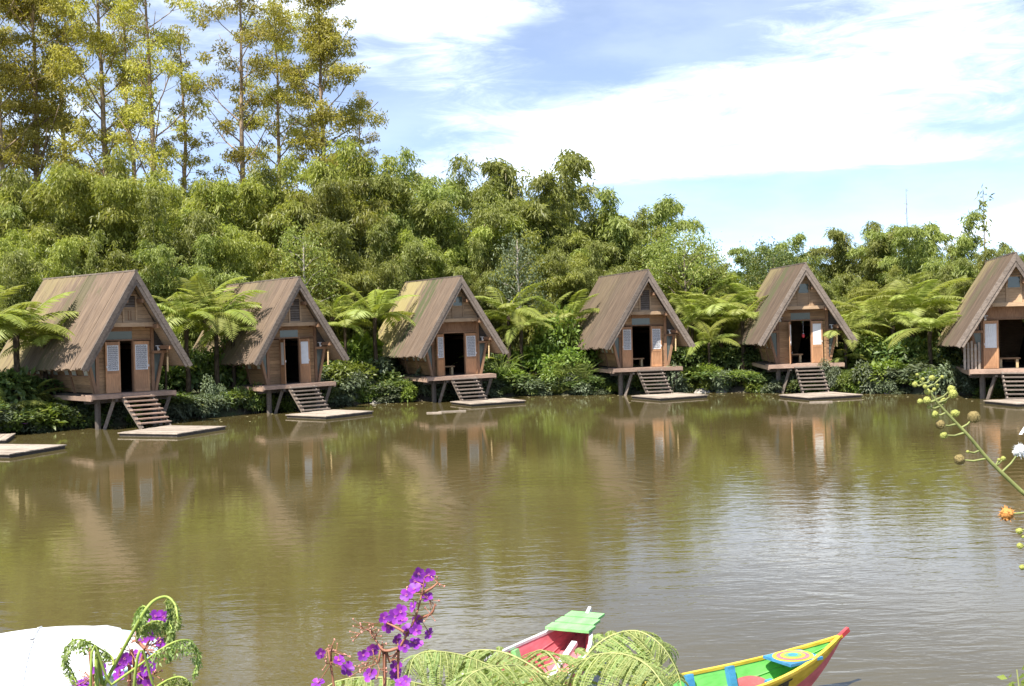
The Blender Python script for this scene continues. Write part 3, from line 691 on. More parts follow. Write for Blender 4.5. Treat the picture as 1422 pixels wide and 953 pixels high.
EL = [(-10, -40, 80, 0, 'eucalyptus at the left edge, trunk outside the picture'), (38, -75, 84, 2, 'tall dense eucalyptus, second trunk from the left edge'), (86, -20, 92, 1, 'slimmer eucalyptus behind the two big ones at far left'), (131, -95, 82, 0, 'tall eucalyptus with thick dark trunk above the leftmost hut roof'),
      (184, 5, 94, 3, 'thin eucalyptus just left of the tall bare-stemmed one'), (206, -70, 80, 1, 'tall eucalyptus whose long trunk reaches down to the bamboo'), (244, 40, 86, 3, 'small slender eucalyptus left of the airy one'),
      (322, -40, 82, 1, 'airy eucalyptus with separate leaf puffs and a pale straight trunk'), (383, 18, 88, 0, 'eucalyptus between the airy one and the dense one on the right'), (444, 0, 84, 2, 'dense rounded eucalyptus, rightmost of the tall trees'), (505, 130, 90, 3, 'low eucalyptus at the right flank of the tall trees')]
for i, (px, yt, Y, v, lab) in enumerate(EL):
    T = at(px, yt, Y); g = float(ground_h(T.x, T.y)); k = (T.z-g)/(27 if v == 2 else 30)
    r = empty('eucalyptus_tree', (T.x, T.y, g-.2), i*1.9, (k, k, k)); me, tk, lm = EUC[v]
    obj('crown', me, r); obj('trunk', tk, r); obj('limbs', lm, r)
    tag(r, lab, 'tree', 'tall eucalyptus trees at the left')

def on_shore(px, off):
    x = 0
    for _ in range(12):
        Y = float(np.interp(x, SHORE_X, SHORE_Y))+off; x = (px-711)/F_PX*Y
    return Y
# ------------------------------------------------------------------ tree ferns
def frond_variant(seed, L=2.5, droop=.42, n=30, pl=.56):
    r = np.random.default_rng(seed); t = np.linspace(0, 1, 12)
    X = L*(t-.08*t**3); Z = L*(.55*t-(.55+droop)*t**2.1)*.75; Yy = .06*L*np.sin(t*2.5+seed)
    rach = np.stack([X, Yy, Z], 1)
    P, D, Nn, LL = [], [], [], []
    for s in (-1, 1):
        for u in np.linspace(.14, .985, n):
            f = u*11; i = min(int(f), 10); p0 = rach[i]*(1-(f-i))+rach[i+1]*(f-i); tg = unitv(rach[i+1]-rach[i])
            nn = unitv(np.cross(tg, [0, 1, 0])); nn = nn if nn[2] > 0 else -nn
            ln = pl*math.sin(PI*min(1, .16+.86*u))**.75*(.9+.2*r.random())+.03
            P.append(p0); D.append(tg*.38+np.array([0, s*1.0, -.22])+r.normal(0, .05, 3)); Nn.append(nn+r.normal(0, .12, 3)); LL.append(ln)
    P, D, Nn, LL = map(np.array, (P, D, Nn, LL))
    me = leaf_mesh('frond', P, D, Nn, LL, np.minimum(.074, LL*.25), M['fern'], np.clip(.35+.5*r.random(len(P)), 0, 1), .35, .18)
    # rachis joined to the same frond surface
    tb = MB().tube(rach, np.linspace(.022, .005, 12), 4, False)
    nv = len(me.vertices); V = np.empty(nv*3); me.vertices.foreach_get('co', V)
    q = MB(); q.v = [tuple(x) for x in V.reshape(-1, 3)]; q.f = [tuple(pp.vertices) for pp in me.polygons]; q.m = [0]*len(q.f); q.add(tb.v, tb.f)
    m2 = q.mesh('frond', M['fern'])
    rv = np.empty(nv, 'f'); me.attributes['rnd'].data.foreach_get('value', rv)
    return setrnd(m2, np.concatenate([rv, np.full(len(tb.v), .55)]))
FR = [frond_variant(1), frond_variant(2, 2.7, .22), frond_variant(3, 2.3, .6), frond_variant(4, 2.6, .05)]
fern_trunk = MB().tube([(0, 0, 0), (.04, .02, .3), (.0, .05, .7), (.03, .03, 1.0)], [.13, .10, .085, .10], 8).mesh('trunk', M['fern_bark'], True)
def tree_fern(px, py, Y, n=11, size=1.0, low=False, tilt=.0, label=None):
    Y = max(Y, on_shore(px, 1.6)); C = at(px, py, Y); g = float(ground_h(C.x, C.y)); h = max(.25, C.z-g)
    r = empty('tree_fern', (C.x, C.y, g))
    obj('trunk', fern_trunk, r, (0, 0, -.05), (0, 0, random.uniform(0, 6)), (size, size, h+.05))
    a0 = random.uniform(0, 6.28)
    n += 3
    for k in range(n):
        v = random.choice((0, 1, 2, 3) if k % 3 else (1, 3))
        s = size*random.uniform(.78, 1.1)
        e = -random.uniform(-.12, .42) if k % 4 else -random.uniform(.5, .85)
        obj('frond', FR[v], r, (0, 0, h), (random.uniform(-.25, .25), e, a0+k*2*PI/n*1.0+random.uniform(-.22, .22)), (s, s, s))
    if label: tag(r, label, 'tree fern', 'tree ferns between the huts')
    else: place(r, px, 'bright green tree fern' if not low else 'low bright fern', 'tree fern', 'growing', 'tree ferns between the huts')
for a in ((24, 462, 40.5, 14, 1.25), (-22, 455, 42, 10, 1.1), (62, 478, 44.2, 11, .95), (258, 448, 47.5, 12, 1.0), (300, 440, 48.5, 13, 1.1), (284, 425, 52, 10, 1.0), (322, 462, 47, 9, .85),
          (520, 441, 52.2, 11, 1.08), (462, 440, 55, 10, .95), (478, 455, 53.5, 8, .8), (705, 438, 56.5, 11, 1.0), (724, 455, 56, 9, .9), (790, 448, 57, 11, 1.05), (760, 440, 59, 8, .9),
          (960, 448, 56.5, 10, .95), (985, 476, 54.5, 8, .7), (1000, 436, 57, 12, 1.05), (1030, 446, 55.5, 11, 1.0), (1050, 432, 57.5, 9, 1.05), (975, 425, 60, 10, 1.0), (1025, 415, 61, 10, 1.0),
          (1173, 462, 49.5, 9, .85), (1205, 440, 54.5, 11, 1.05), (1238, 452, 52, 11, 1.0), (1268, 434, 52.5, 13, 1.15), (1292, 460, 49.5, 10, .95), (1305, 428, 53.5, 11, 1.05), (1240, 425, 57, 10, 1.0)):
    tree_fern(*a)
for a in ((8, 568, 39.5, 9, .62), (42, 555, 42.5, 8, .6), (230, 505, 46, 8, .55), (70, 560, 43.6, 8, .5), (655, 505, 55.2, 8, .5), (1170, 498, 52, 8, .55)): tree_fern(*a, low=True)

# ------------------------------------------------------------------ bushes
def bush_variant(seed, mat, n=2600, leaf=.15, w=.075, lobes=9, squash=.75, droop=.2):
    r = np.random.default_rng(seed); P, Dn = [], []
    for k in range(lobes):
        a = 2*PI*k/lobes+r.normal(0, .3); d = .62*math.sqrt(r.random()); c = np.array([d*math.cos(a), d*math.sin(a), .32+.55*r.random()*squash]); rad = .26+.26*r.random()
        m_ = n//lobes; v = unitv(r.normal(0, 1, (m_, 3))); v[:, 2] = np.where(v[:, 2] < -.3, -v[:, 2], v[:, 2])
        P.append(c+v*rad*(.55+.5*r.random((m_, 1)))); Dn.append(v)
    P = np.concatenate(P); Dn = np.concatenate(Dn); P[:, 2] *= 1.0; P[:, 2] = np.maximum(P[:, 2], .0)
    D = Dn*.8+r.normal(0, .6, P.shape); D[:, 2] -= droop
    return leaf_mesh('foliage', P, D, Dn+np.array([0, 0, .7])+r.normal(0, .3, P.shape), leaf*(.6+.8*r.random(len(P))), w, M[mat])
BU = [bush_variant(21, 'bush'), bush_variant(22, 'bush', 2200, .20, .10), bush_variant(23, 'bushg', 3000, .13, .06), bush_variant(24, 'bushb', 2200, .19, .10), bush_variant(25, 'bushb', 2600, .14, .07, 11, 1.0), bush_variant(26, 'bushg', 2400, .17, .08, 8, 1.1, .5)]
stemm = MB()
for k in range(5):
    a = k*1.3; stemm.tube([(0, 0, -.1), (.25*math.cos(a), .25*math.sin(a), .4), (.5*math.cos(a), .5*math.sin(a), .8)], [.03, .02, .008], 5, False)
STEM = stemm.mesh('stems', M['bark'])
BLOOK = ['dark green leafy bush', 'dark broad-leaved bush', 'grey-green fine-leaved bush', 'bright green broad-leaved bush', 'bright green fine-leaved bush', 'pale drooping bush']
petal_small = MB().add([(0, 0, 0), (.05, .03, .03), (0, .09, .04), (-.05, .03, .03)], [(0, 1, 2), (0, 2, 3)])
M['violet'] = plain('violet_petal', (.36, .05, .50), .5, .3, .35, 30)
M['violet_far'] = plain('violet_petal_far', (.40, .16, .50), .6, .2, .3, 30)
def bush(px, py, Y, v, sx=1.0, sz=1.0, flowers=0, lift=0.0, top=None):
    C = at(px, py, Y); g = float(ground_h(C.x, C.y))
    if top is not None: sz = max(.5, (at(px, top, Y).z-max(g, 0))/1.12)
    r = empty('bush', (C.x, C.y, max(g, -.05)-.12+lift), random.uniform(0, 6.28), (sx, sx, sz))
    obj('foliage', BU[v], r); obj('stems', STEM, r)
    if flowers:
        for k in range(flowers):
            a = random.uniform(0, 6.28); q = MB()
            for j in range(5):
                for f in petal_small.f: pass
                b = 2*PI*j/5; q.add([(x*math.cos(b)-y*math.sin(b), x*math.sin(b)+y*math.cos(b), z) for x, y, z in petal_small.v], petal_small.f)
            d = random.uniform(.5, .95); q.build('flower', M['violet_far'], r).location = (d*math.cos(a), d*math.sin(a), random.uniform(.35, .95))
        place(r, px, 'bush dotted with violet flowers', 'bush', 'on the bank', 'bushes along the far bank')
    else: place(r, px, BLOOK[v], 'bush', 'on the bank', 'bushes along the far bank')
# along the waterline: px, variant, top y
BL = [(-15, 2, 555, .3), (18, 0, 560, .4), (50, 3, 556, .5), (85, 0, 560, .5), (118, 2, 566, 1.3), (150, 0, 568, 2.2), (205, 2, 560, 2.2), (232, 3, 540, 1.6), (250, 0, 545, .6), (278, 2, 540, .6), (305, 2, 545, .6), (330, 0, 548, .9), (355, 2, 552, 1.5),
      (400, 0, 548, 2.0), (440, 2, 540, 1.8), (468, 5, 512, 1.5), (490, 4, 500, 1.0), (512, 0, 515, .7), (538, 2, 525, .6), (560, 0, 530, .8), (590, 2, 536, 1.6), (630, 0, 530, 2.0), (665, 0, 528, 1.6), (692, 3, 508, 1.2), (712, 1, 512, .9), (738, 2, 520, .5), (765, 0, 520, .6),
      (788, 2, 512, .6), (812, 0, 522, .6), (838, 2, 528, 1.0), (875, 0, 530, 1.8), (920, 0, 528, 2.0), (950, 3, 510, 1.4), (972, 4, 505, .9), (995, 0, 515, .6), (1018, 2, 518, .6), (1042, 0, 518, .6), (1068, 2, 522, .9), (1095, 0, 525, 1.8), (1145, 0, 525, 1.8), (1172, 2, 512, 1.2),
      (1195, 0, 510, .8), (1218, 4, 500, .7), (1240, 3, 498, .9), (1262, 5, 505, .7), (1285, 2, 505, .7), (1308, 0, 510, .8), (1332, 2, 515, 1.0), (1365, 0, 520, 2.0), (1400, 0, 522, 2.2), (1440, 2, 515, 1.5), (1490, 0, 512, .8), (1530, 3, 505, .8), (1570, 2, 510, .8), (1620, 0, 505, .8), (1670, 3, 505, .8), (-60, 0, 555, .6), (-110, 3, 560, .8), (-160, 0, 560, .8)]
for i, (px, v, top, off) in enumerate(BL):
    bush(px, top, on_shore(px, off), v, random.uniform(1.25, 1.7), flowers=7 if px in (50, 712, 950) else 0, top=top)
    bush(px+12, top+12, on_shore(px+12, min(off, .9)-.35), random.choice((0, 2, 4, 5)), random.uniform(.7, 1.05), top=top+16+random.uniform(-12, 12))
for px in range(-5, 1440, 19):
    if random.random() < .85: bush(px, 560, on_shore(px, random.uniform(-.35, .1)), random.choice((0, 2, 3, 4, 5, 5)), random.uniform(.45, .95), random.uniform(.35, 1.15))
# second tier, higher behind the first
BL2 = [(245, 1, 490, 3.5), (285, 0, 470, 3.5), (318, 3, 480, 3), (345, 0, 500, 3), (225, 4, 500, 5), (470, 1, 470, 4), (498, 3, 462, 3.5), (515, 5, 490, 2.5), (548, 0, 498, 3), (440, 0, 480, 5), (735, 1, 478, 3), (700, 0, 480, 4), (820, 1, 480, 4), (775, 4, 440, 2.4), (800, 3, 455, 2.6), (752, 3, 470, 2.2), (790, 4, 480, 1.6),
       (955, 1, 470, 4), (985, 0, 470, 4.5), (1015, 1, 465, 4.5), (1045, 0, 475, 4), (1200, 1, 470, 4), (1225, 4, 462, 3.5), (1255, 1, 460, 3.5), (1290, 0, 462, 3.5), (1320, 1, 480, 3), (1180, 3, 480, 3.5), (10, 1, 500, 3), (60, 0, 520, 3.5), (100, 2, 540, 4), (1350, 2, 495, 5)]
for (px, v, top, off) in BL2: bush(px, top, on_shore(px, off), v, random.uniform(1.4, 1.9), top=top)

# slim broad-leaved trees
def slim_tree(px, ytop, ybase, Y, label, mat='bushg', leaves=900, r0=.9, bark='pale_bark'):
    T = at(px, ytop, Y); g = float(ground_h(T.x, T.y)); h = T.z-g
    r = empty('slim_tree', (T.x, T.y, g-.1)); rr_ = np.random.default_rng(int(px)); q = MB().tube([(0, 0, 0), (.08, 0, h*.4), (-.03, 0, h*.75), (.0, 0, h)], [.11, .085, .05, .015], 7)
    P = []
    for k in range(13):
        t = .45+.52*k/13; a = k*2.4; l_ = r0*(1.25-t)*1.5; e = np.array([l_*math.cos(a), l_*math.sin(a), h*t+l_*.7])
        q.tube([(0, 0, h*t), tuple(e*[.5, .5, 1]-np.array([0, 0, l_*.2])), tuple(e)], [.03, .02, .008], 5, False)
        P.append(e+rr_.normal(0, .36, (leaves*2//13, 3)))
    q.build('trunk', M[bark], r, True); P = np.concatenate(P)
    obj('crown', leaf_mesh('crown', P, rr_.normal(0, 1, P.shape)-[0, 0, .4], rr_.normal(0, 1, P.shape)+[0, 0, .9], .16, .065, M[mat]), r)
    tag(r, label, 'tree')
slim_tree(718, 330, 500, 57.5, 'slim pale-trunked tree standing between third and fourth huts')
slim_tree(421, 322, 440, 55.5, 'slim pale sapling rising behind the ridge of the second hut', 'bamboo', 1200, 1.2)
slim_tree(950, 330, 470, 60, 'leafy tree rising behind the right slope of the fourth hut', 'bamboo', 2600, 1.8, 'bark')
slim_tree(1074, 352, 470, 61, 'broad-leaved tree against the sky left of the fifth ridge', 'bush', 2200, 1.5, 'bark')

# grassy tufts and reeds by the water
def tuft(px, py, off, n, L, label, spread=.8):
    Y = on_shore(px, off); C = at(px, py, Y); g = max(0.0, float(ground_h(C.x, C.y)))
    r = empty('reed_tuft', (C.x, C.y, g-.05)); P = RNG.normal(0, .08, (n, 3)); P[:, 2] = 0
    D = RNG.normal(0, spread*.5, (n, 3)); D[:, 2] = 1; l1 = L*(.6+.5*RNG.random(n))
    Dn = unitv(D); P2 = P+Dn*l1[:, None]*.6; D2 = Dn+np.stack([D[:, 0], D[:, 1], -np.abs(RNG.normal(.5, .4, n))], 1)
    obj('blades', leaf_mesh('blades', P, D, RNG.normal(0, 1, (n, 3)), l1*.75, .035, M['reed'], None, .6), r)
    obj('blade_tips', leaf_mesh('blade_tips', P2, D2, RNG.normal(0, 1, (n, 3)), l1*.5, .03, M['reed']), r)
    tag(r, label, 'reeds', 'grassy tufts at the far bank')
tuft(785, 515, .3, 260, 1.6, 'pale green weeping grass tuft left of the fourth hut', 1.2)
tuft(775, 540, -.1, 160, 1.0, 'small pale grass tuft low at the water left of the fourth hut', 1.3)
tuft(806, 530, .0, 90, 1.9, 'upright dark reeds at the water left of the fourth hut', .4)
tuft(695, 520, .6, 60, 1.9, 'bright upright canna-like leaves right of the third hut', .7)
tuft(730, 540, .1, 120, .9, 'short grass at the water right of the third hut', 1.0)
# stones at the waterline
def rock(px, py, s, label):
    C = atz(px, py, 0.02); r_ = random.Random(int(px)); q = MB(); n = 9; prof = [(.02, -.35), (.8, -.3), (1.0, .0), (.8, .35), (.4, .55), (.02, .6)]
    q.lathe(prof, n); q.v = [(x*(1+r_.uniform(-.25, .25)), y*(1+r_.uniform(-.25, .25))*.8, z*(1+r_.uniform(-.2, .2))) for x, y, z in q.v]
    o = q.build('shore_stone', M['rock'], None, False); o.location = (C.x, C.y+.3, .0); o.scale = (s, s, s*.8); o.rotation_euler = (0, 0, r_.uniform(0, 6)); tag(o, label, 'stone', 'stones at the waterline')
for k, (px, py, s) in enumerate(((735, 548, .3), (752, 547, .4), (768, 548, .25), (828, 547, .3), (978, 545, .45), (1003, 545, .3), (1222, 546, .4), (1240, 546, .45), (1262, 545, .35), (1285, 546, .5), (1303, 547, .4), (521, 560, .35), (655, 550, .3))):
    place_l = {735: 'pale stone right of the third dock, nearest the dock', 752: 'largest pale stone in the gap right of the third dock', 768: 'small pale stone below the weeping grass tuft', 828: 'stone under the left corner of the fourth hut',
               978: 'large stone behind the right end of the fourth dock', 1003: 'small stone right of the fourth dock', 1222: 'stone just right of the fifth dock', 1240: 'second stone right of the fifth dock', 1262: 'third stone right of the fifth dock, the smallest', 1285: 'largest stone right of the fifth dock', 1303: 'last stone right of the fifth dock, toward the rightmost hut',
               521: 'stone at the waterline right of the second dock', 655: 'stone behind the third dock under the stairs'}[px]
    rock(px, py, s, place_l)
finish_labels()

# ------------------------------------------------------------------ moored boats
def paint(name, c):
    m, nt, p, out = newmat(name); ob = N(nt, 'ShaderNodeTexCoord').outputs['Object']
    fade = noise(nt, vmap(nt, ob, (0, 0, 0), (.8, 3, 3)), 4.0, 5, .6); chip = noise(nt, vmap(nt, ob, (3, 1, 2), (1.0, 4, 4)), 9.0, 7, .7); dirt = noise(nt, vmap(nt, ob, (5, 5, 1), (1, 2, .6)), 3.0, 6, .65)
    k = mixc(nt, mrange(nt, fade, .3, .7), tuple(x*.78 for x in c)+(1,), tuple(min(1, x*1.08+.02) for x in c)+(1,))
    k = mixc(nt, mrange(nt, dirt, .52, .75, 0, .38), k, (.20, .17, .12, 1))
    k = mixc(nt, mrange(nt, chip, .66, .70), k, (.40, .34, .27, 1))
    nt.links.new(k, p.inputs['Base Color']); p.inputs['Roughness'].default_value = .55; p.inputs['Specular IOR Level'].default_value = .3
    b = N(nt, 'ShaderNodeBump'); b.inputs['Strength'].default_value = .4; b.inputs['Distance'].default_value = .006; nt.links.new(chip, b.inputs['Height']); nt.links.new(b.outputs[0], p.inputs['Normal'])
    return m
M['pink'] = paint('pink_paint', (.66, .15, .18)); M['green'] = paint('green_paint', (.17, .56, .12)); M['lgreen'] = paint('light_green_paint', (.24, .58, .20))
M['yellow'] = paint('yellow_paint', (.66, .46, .04)); M['blue'] = paint('blue_paint', (.05, .25, .48)); M['black'] = paint('black_paint', (.03, .03, .03)); M['red'] = paint('red_paint', (.60, .07, .08))
M['boat_white'] = paint('boat_white', (.70, .68, .67))
def boat(tip, d, L, W, c, label, sheer=.42, rise=.2):
    tipv = Vector((tip[0], tip[1], 0)); dv = Vector((d[0], d[1], 0)).normalized(); o0 = tipv-dv*L
    r = empty('wooden_boat', (o0.x, o0.y, 0), math.atan2(dv.y, dv.x)); tag(r, label, 'boat', 'painted boats moored at the near bank')
    n = 28
    def st(s):
        w = W*max(0.015, (1-abs(2*s-1)**2.0))**.95; zg = sheer+rise*max(0, (s-.62)/.38)**2.2+.06*max(0, (.25-s)/.25)**2; zb = -.10+(zg+.07)*max(0, (s-.58)/.42)**1.5
        return w, zg, zb
    S = [k/n for k in range(n+1)]
    def strip(name, mat, fa, fb, parent=r, ks=range(n)):
        q = MB()
        for k in ks:
            a, b, c2, d2 = fa(S[k]), fa(S[k+1]), fb(S[k+1]), fb(S[k]); q.add([a, b, c2, d2], [(0, 1, 2, 3)])
        return q.build(name, M[mat], parent, True)
    def wall(sd_, t, o=0.0):          # t 0 = gunwale, 1 = chine; o = inset
        def f(s):
            w, zg, zb = st(s); x = s*L
            return (x, sd_*max(0, (w*(1-.32*t)-o)), zg+(zb-zg)*t)
        return f
    for sd_ in (-1, 1):
        strip('side_band', c['band'], wall(sd_, 0), wall(sd_, .42)); strip('lower_hull', c['low'], wall(sd_, .42), wall(sd_, 1)); strip('inner_lining', c['inner'], wall(sd_, .01, .022), wall(sd_, .92, .022))
        for t in (.35, .65):      # lining board seams
            strip('lining_batten', c['inner'], wall(sd_, t, .026), wall(sd_, t+.025, .030))
        q = MB()
        for k in range(n):
            a, b = wall(sd_, 0)(S[k]), wall(sd_, 0)(S[k+1]); q.bar((a[0], a[1]-sd_*.012, a[2]+.006), (b[0]+.004, b[1]-sd_*.012, b[2]+.006), .036, .026)
        q.build('gunwale', M[c['rail']], r)
    strip('bottom', c['low'], wall(-1, 1), wall(1, 1)); strip('floor', c['floor'], wall(-1, .86, .03), wall(1, .86, .03))
    w, zg, zb = st(.995)
    MB().bar((L-.12, 0, zg-.05), (L+.10, 0, zg+.055), .034, .045).build('stem_head', M[c['stem']], r)
    return r, st, wall
b1, st1, wall1 = boat((.70, 11.98), (.42, .907), 3.4, .47, dict(band='pink', low='boat_white', inner='pink', rail='boat_white', floor='pink', stem='boat_white'), 'pink wooden boat with white rim and green end board behind the ferns', .40, .10)
for k in range(3):
    x0 = 2.84+k*.20; MB().box(x0, x0+.196, -.235+.025*k, .235-.025*k, .478+.012*k, .505+.012*k).build('end_board', M['lgreen'], b1)
for x in (1.75, 2.35):
    for sd_ in (-1, 1):
        a, b = wall1(sd_, .02, .05)(x/3.4), wall1(sd_, .9, .05)(x/3.4); MB().bar(a, b, .05, .09, (1, 0, 0)).build('rib', M['lgreen'], b1)
MB().bar((2.2, -.05, .15), (2.75, -.12, .40), .06, .04).build('loose_plank', M['boat_white'], b1)
b2, st2, wall2 = boat((3.04, 10.88), (.85, .527), 3.9, .36, dict(band='yellow', low='pink', inner='green', rail='yellow', floor='green', stem='red'), 'green and yellow boat with pointed red prow and ringed bow board', .37, .15)
q = MB().box(3.06, 3.47, -.175, .175, st2(.80)[1]+.02, st2(.80)[1]+.045)
bd_ = q.build('bow_board', M['blue'], b2); zt = st2(.80)[1]+.045
for k, (rad, mt) in enumerate(((.205, 'yellow'), (.165, 'pink'), (.125, 'yellow'), (.09, 'green'), (.05, 'blue'))):
    MB().add([(3.265+rad*.98*math.cos(2*PI*j/28), .84*rad*math.sin(2*PI*j/28), zt+.003*(k+1)) for j in range(28)], [tuple(range(28))]).build('ring', M[mt], bd_)
for x in (1.6, 2.27, 2.72):
    for sd_ in (-1, 1):
        a, b = wall2(sd_, -.03, .05)(x/3.9), wall2(sd_, .9, .05)(x/3.9); MB().bar(a, b, .055, .075, (1, 0, 0)).build('rib', M['blue'], b2)
# painted circle on the far inner side
for k, (rad, mt) in enumerate(((.31, 'pink'), (.20, 'blue'))):
    q = MB(); n = 26; pts = []
    for j in range(n):
        a = PI*j/(n-1); x = 2.84+rad*math.cos(a); t = .95-rad*math.sin(a)/.46
        w = wall2(1, t, .034+.004*k)(x/3.9); pts.append(w)
    for j in range(n-1):
        lo0 = wall2(1, .95, .034+.004*k)(pts[j][0]/3.9); lo1 = wall2(1, .95, .034+.004*k)(pts[j+1][0]/3.9); q.add([pts[j], pts[j+1], lo1, lo0], [(0, 1, 2, 3)])
    q.build('painted_circle', M[mt], b2)
def side_trim(x0, x1, t0, t1):
    q = MB(); n = 10
    for k in range(n):
        xa, xb = x0+(x1-x0)*k/n, x0+(x1-x0)*(k+1)/n; f0, f1 = wall2(-1, t0, -.004), wall2(-1, t1, -.004); q.add([f0(xa/3.9), f0(xb/3.9), f1(xb/3.9), f1(xa/3.9)], [(0, 1, 2, 3)])
    q.build('black_trim', M['black'], b2)
side_trim(.9, 3.0, .10, .15); side_trim(.9, 3.0, .34, .40)
for xx in (.9, 1.55, 2.2, 2.85): side_trim(xx, xx+.10, .15, .34)
# white canopied pedal boat in the lower left corner
C = at(46, 912, 9.4); pr = empty('pedal_boat', (C.x, C.y, 0), .3)
zc = C.z; prof = [(.02, zc+.13), (.25, zc+.127), (.5, zc+.105), (.72, zc+.06), (.86, zc+.0), (.90, zc-.05), (.885, zc-.06), (.84, zc-.01), (.5, zc+.08), (.02, zc+.11)]
M['canopy'] = paint('canopy_white', (.74, .75, .76)); cano = MB().lathe(prof, 40).build('canopy', M['canopy'], pr, True); cano.scale = (1.08, 1.0, 1)
rim = MB(); rim.tube([(.905*math.cos(2*PI*j/40), .905*math.sin(2*PI*j/40), zc-.03) for j in range(41)], .018, 6, False); M['paleblue'] = plain('pale_blue_trim', (.45, .68, .74), .4, .4, .05); ro = rim.build('rim', M['paleblue'], cano, True)
for k in range(8):
    a = 2*PI*k/8; MB().tube([(x*math.cos(a), x*math.sin(a), z+.004) for x, z in prof[:6]], .012, 5, False).build('seam', M['lamp'], cano)
for sx_ in (-.6, .6):
    for sy_ in (-.45, .45): MB().tube([(sx_, sy_, .3), (sx_, sy_, zc+.05)], .025, 8).build('post', M['lamp'], pr)
q = MB(); 
for k in range(13):
    t = k/12; w = .55*(1-abs(2*t-1)**3)**.6+.02; x = -1.1+2.2*t
    q.v += [(x, -w, .38), (x, -w*.7, -.08), (x, w*.7, -.08), (x, w, .38)]
for k in range(12): q.f += [(k*4+j, k*4+j+4, k*4+j+5, k*4+j+1) for j in range(3)]+[(k*4+3, k*4+7, k*4+4, k*4)]
q.m = [0]*len(q.f); q.build('hull', M['white'], pr, True)
tag(pr, 'white rounded boat canopy with pale blue rim in the lower left corner', 'pedal boat')

# ------------------------------------------------------------------ near fern in front of the boats
M['near_fern'] = leafmat('near_fern_leaf', (.205, .270, .080), (.365, .430, .165), .42, .5, None, .12)
M['rachis'] = plain('fern_rachis', (.36, .38, .14), .5, .3, .15, 20)
def pinna_mesh(seed, L=.26, n=22):
    r = np.random.default_rng(seed); P, D, LL = [], [], []
    for s in (-1, 1):
        for u in np.linspace(.05, .97, n):
            z = -.42*L*u**2.2; P.append((L*u, 0, z)); D.append((.45, s, -.10-.25*u)); LL.append((.0155*math.sin(PI*min(1, .25+.8*u))**.6+.005)*r.uniform(.85, 1.15))
    P, D, LL = map(np.array, (P, D, LL)); lm = leaf_mesh('pinna', P, D, np.tile([0, 0, 1.], (len(P), 1))+r.normal(0, .25, P.shape), LL, .021, M['near_fern'], None, .45, .1)
    V = np.empty(len(lm.vertices)*3); lm.vertices.foreach_get('co', V); q = MB(); q.v = [tuple(x) for x in V.reshape(-1, 3)]; q.f = [tuple(pp.vertices) for pp in lm.polygons]; q.m = [0]*len(q.f); nv = len(q.v)
    t = np.linspace(0, 1, 6); q.mi = 1; q.tube([(L*u, 0, -.42*L*u**2.2+.002) for u in t], np.linspace(.0022, .0008, 6), 4, False)
    me = q.mesh('pinna', [M['near_fern'], M['rachis']]); rv = np.concatenate([np.repeat(r.random(len(P)), 4), np.full(len(q.v)-nv, .8)]); return setrnd(me, rv)
PIN = [pinna_mesh(k) for k in range(3)]
def smooth_path(pts, n):
    """Catmull-Rom through the points"""
    pts = [Vector(p) for p in pts]; P = [pts[0]*2-pts[1]]+pts+[pts[-1]*2-pts[-2]]; out_ = []
    for k in range(n):
        u = k/(n-1)*(len(pts)-1); i = min(int(u), len(pts)-2); t = u-i; p0, p1, p2, p3 = P[i:i+4]
        out_.append(.5*((2*p1)+(p2-p0)*t+(2*p0-5*p1+4*p2-p3)*t*t+(3*p1-p0-3*p2+p3)*t**3))
    return out_
def near_frond(root, path, npair, scale, t0=.2):
    W_ = [at(*q)-root.location for q in path]; P = smooth_path(W_, 40)
    fr = MB().tube(P, np.linspace(.006, .002, 40), 6, False).build('frond', M['rachis'], root, True)
    for k in range(npair):
        u = t0+(1-t0)*(k+.5)/npair; i = min(int(u*39), 38); p0 = P[i]; tg = (P[i+1]-P[max(0, i-1)]).normalized()
        side = tg.cross(Vector((0, 0, 1)))
        side = side.normalized() if side.length > .05 else Vector((0, 1, 0)); up = side.cross(tg).normalized()
        ln = scale*(math.sin(PI*min(1, .22+.80*u))**.7*1.0+.06)
        for s in (-1, 1):
            dx = (side*s+tg*random.uniform(.2, .5)+up*random.uniform(-.35, .12)+Vector((0, 0, -.18))+Vector([random.uniform(-.13, .13) for _ in range(3)])).normalized()
            zx = (up-dx*up.dot(dx)).normalized(); yx = zx.cross(dx)
            o = obj('pinna', PIN[(k+(s > 0)) % 3], fr)
            m_ = Matrix((dx, yx, zx)).transposed().to_4x4(); m_.translation = p0
            o.matrix_basis = m_ @ Matrix.Scale(ln, 4)
    return fr
nf = empty('near_tree_fern', at(790, 1030, 5.0)); gz = float(ground_h(nf.location.x, nf.location.y)); hh_ = nf.location.z-gz; nf.location.z = gz
MB().tube([(0, 0, -.1), (.02, 0, hh_*.5), (0, 0, hh_)], [.09, .075, .08], 9).build('trunk', M['fern_bark'], nf, True)
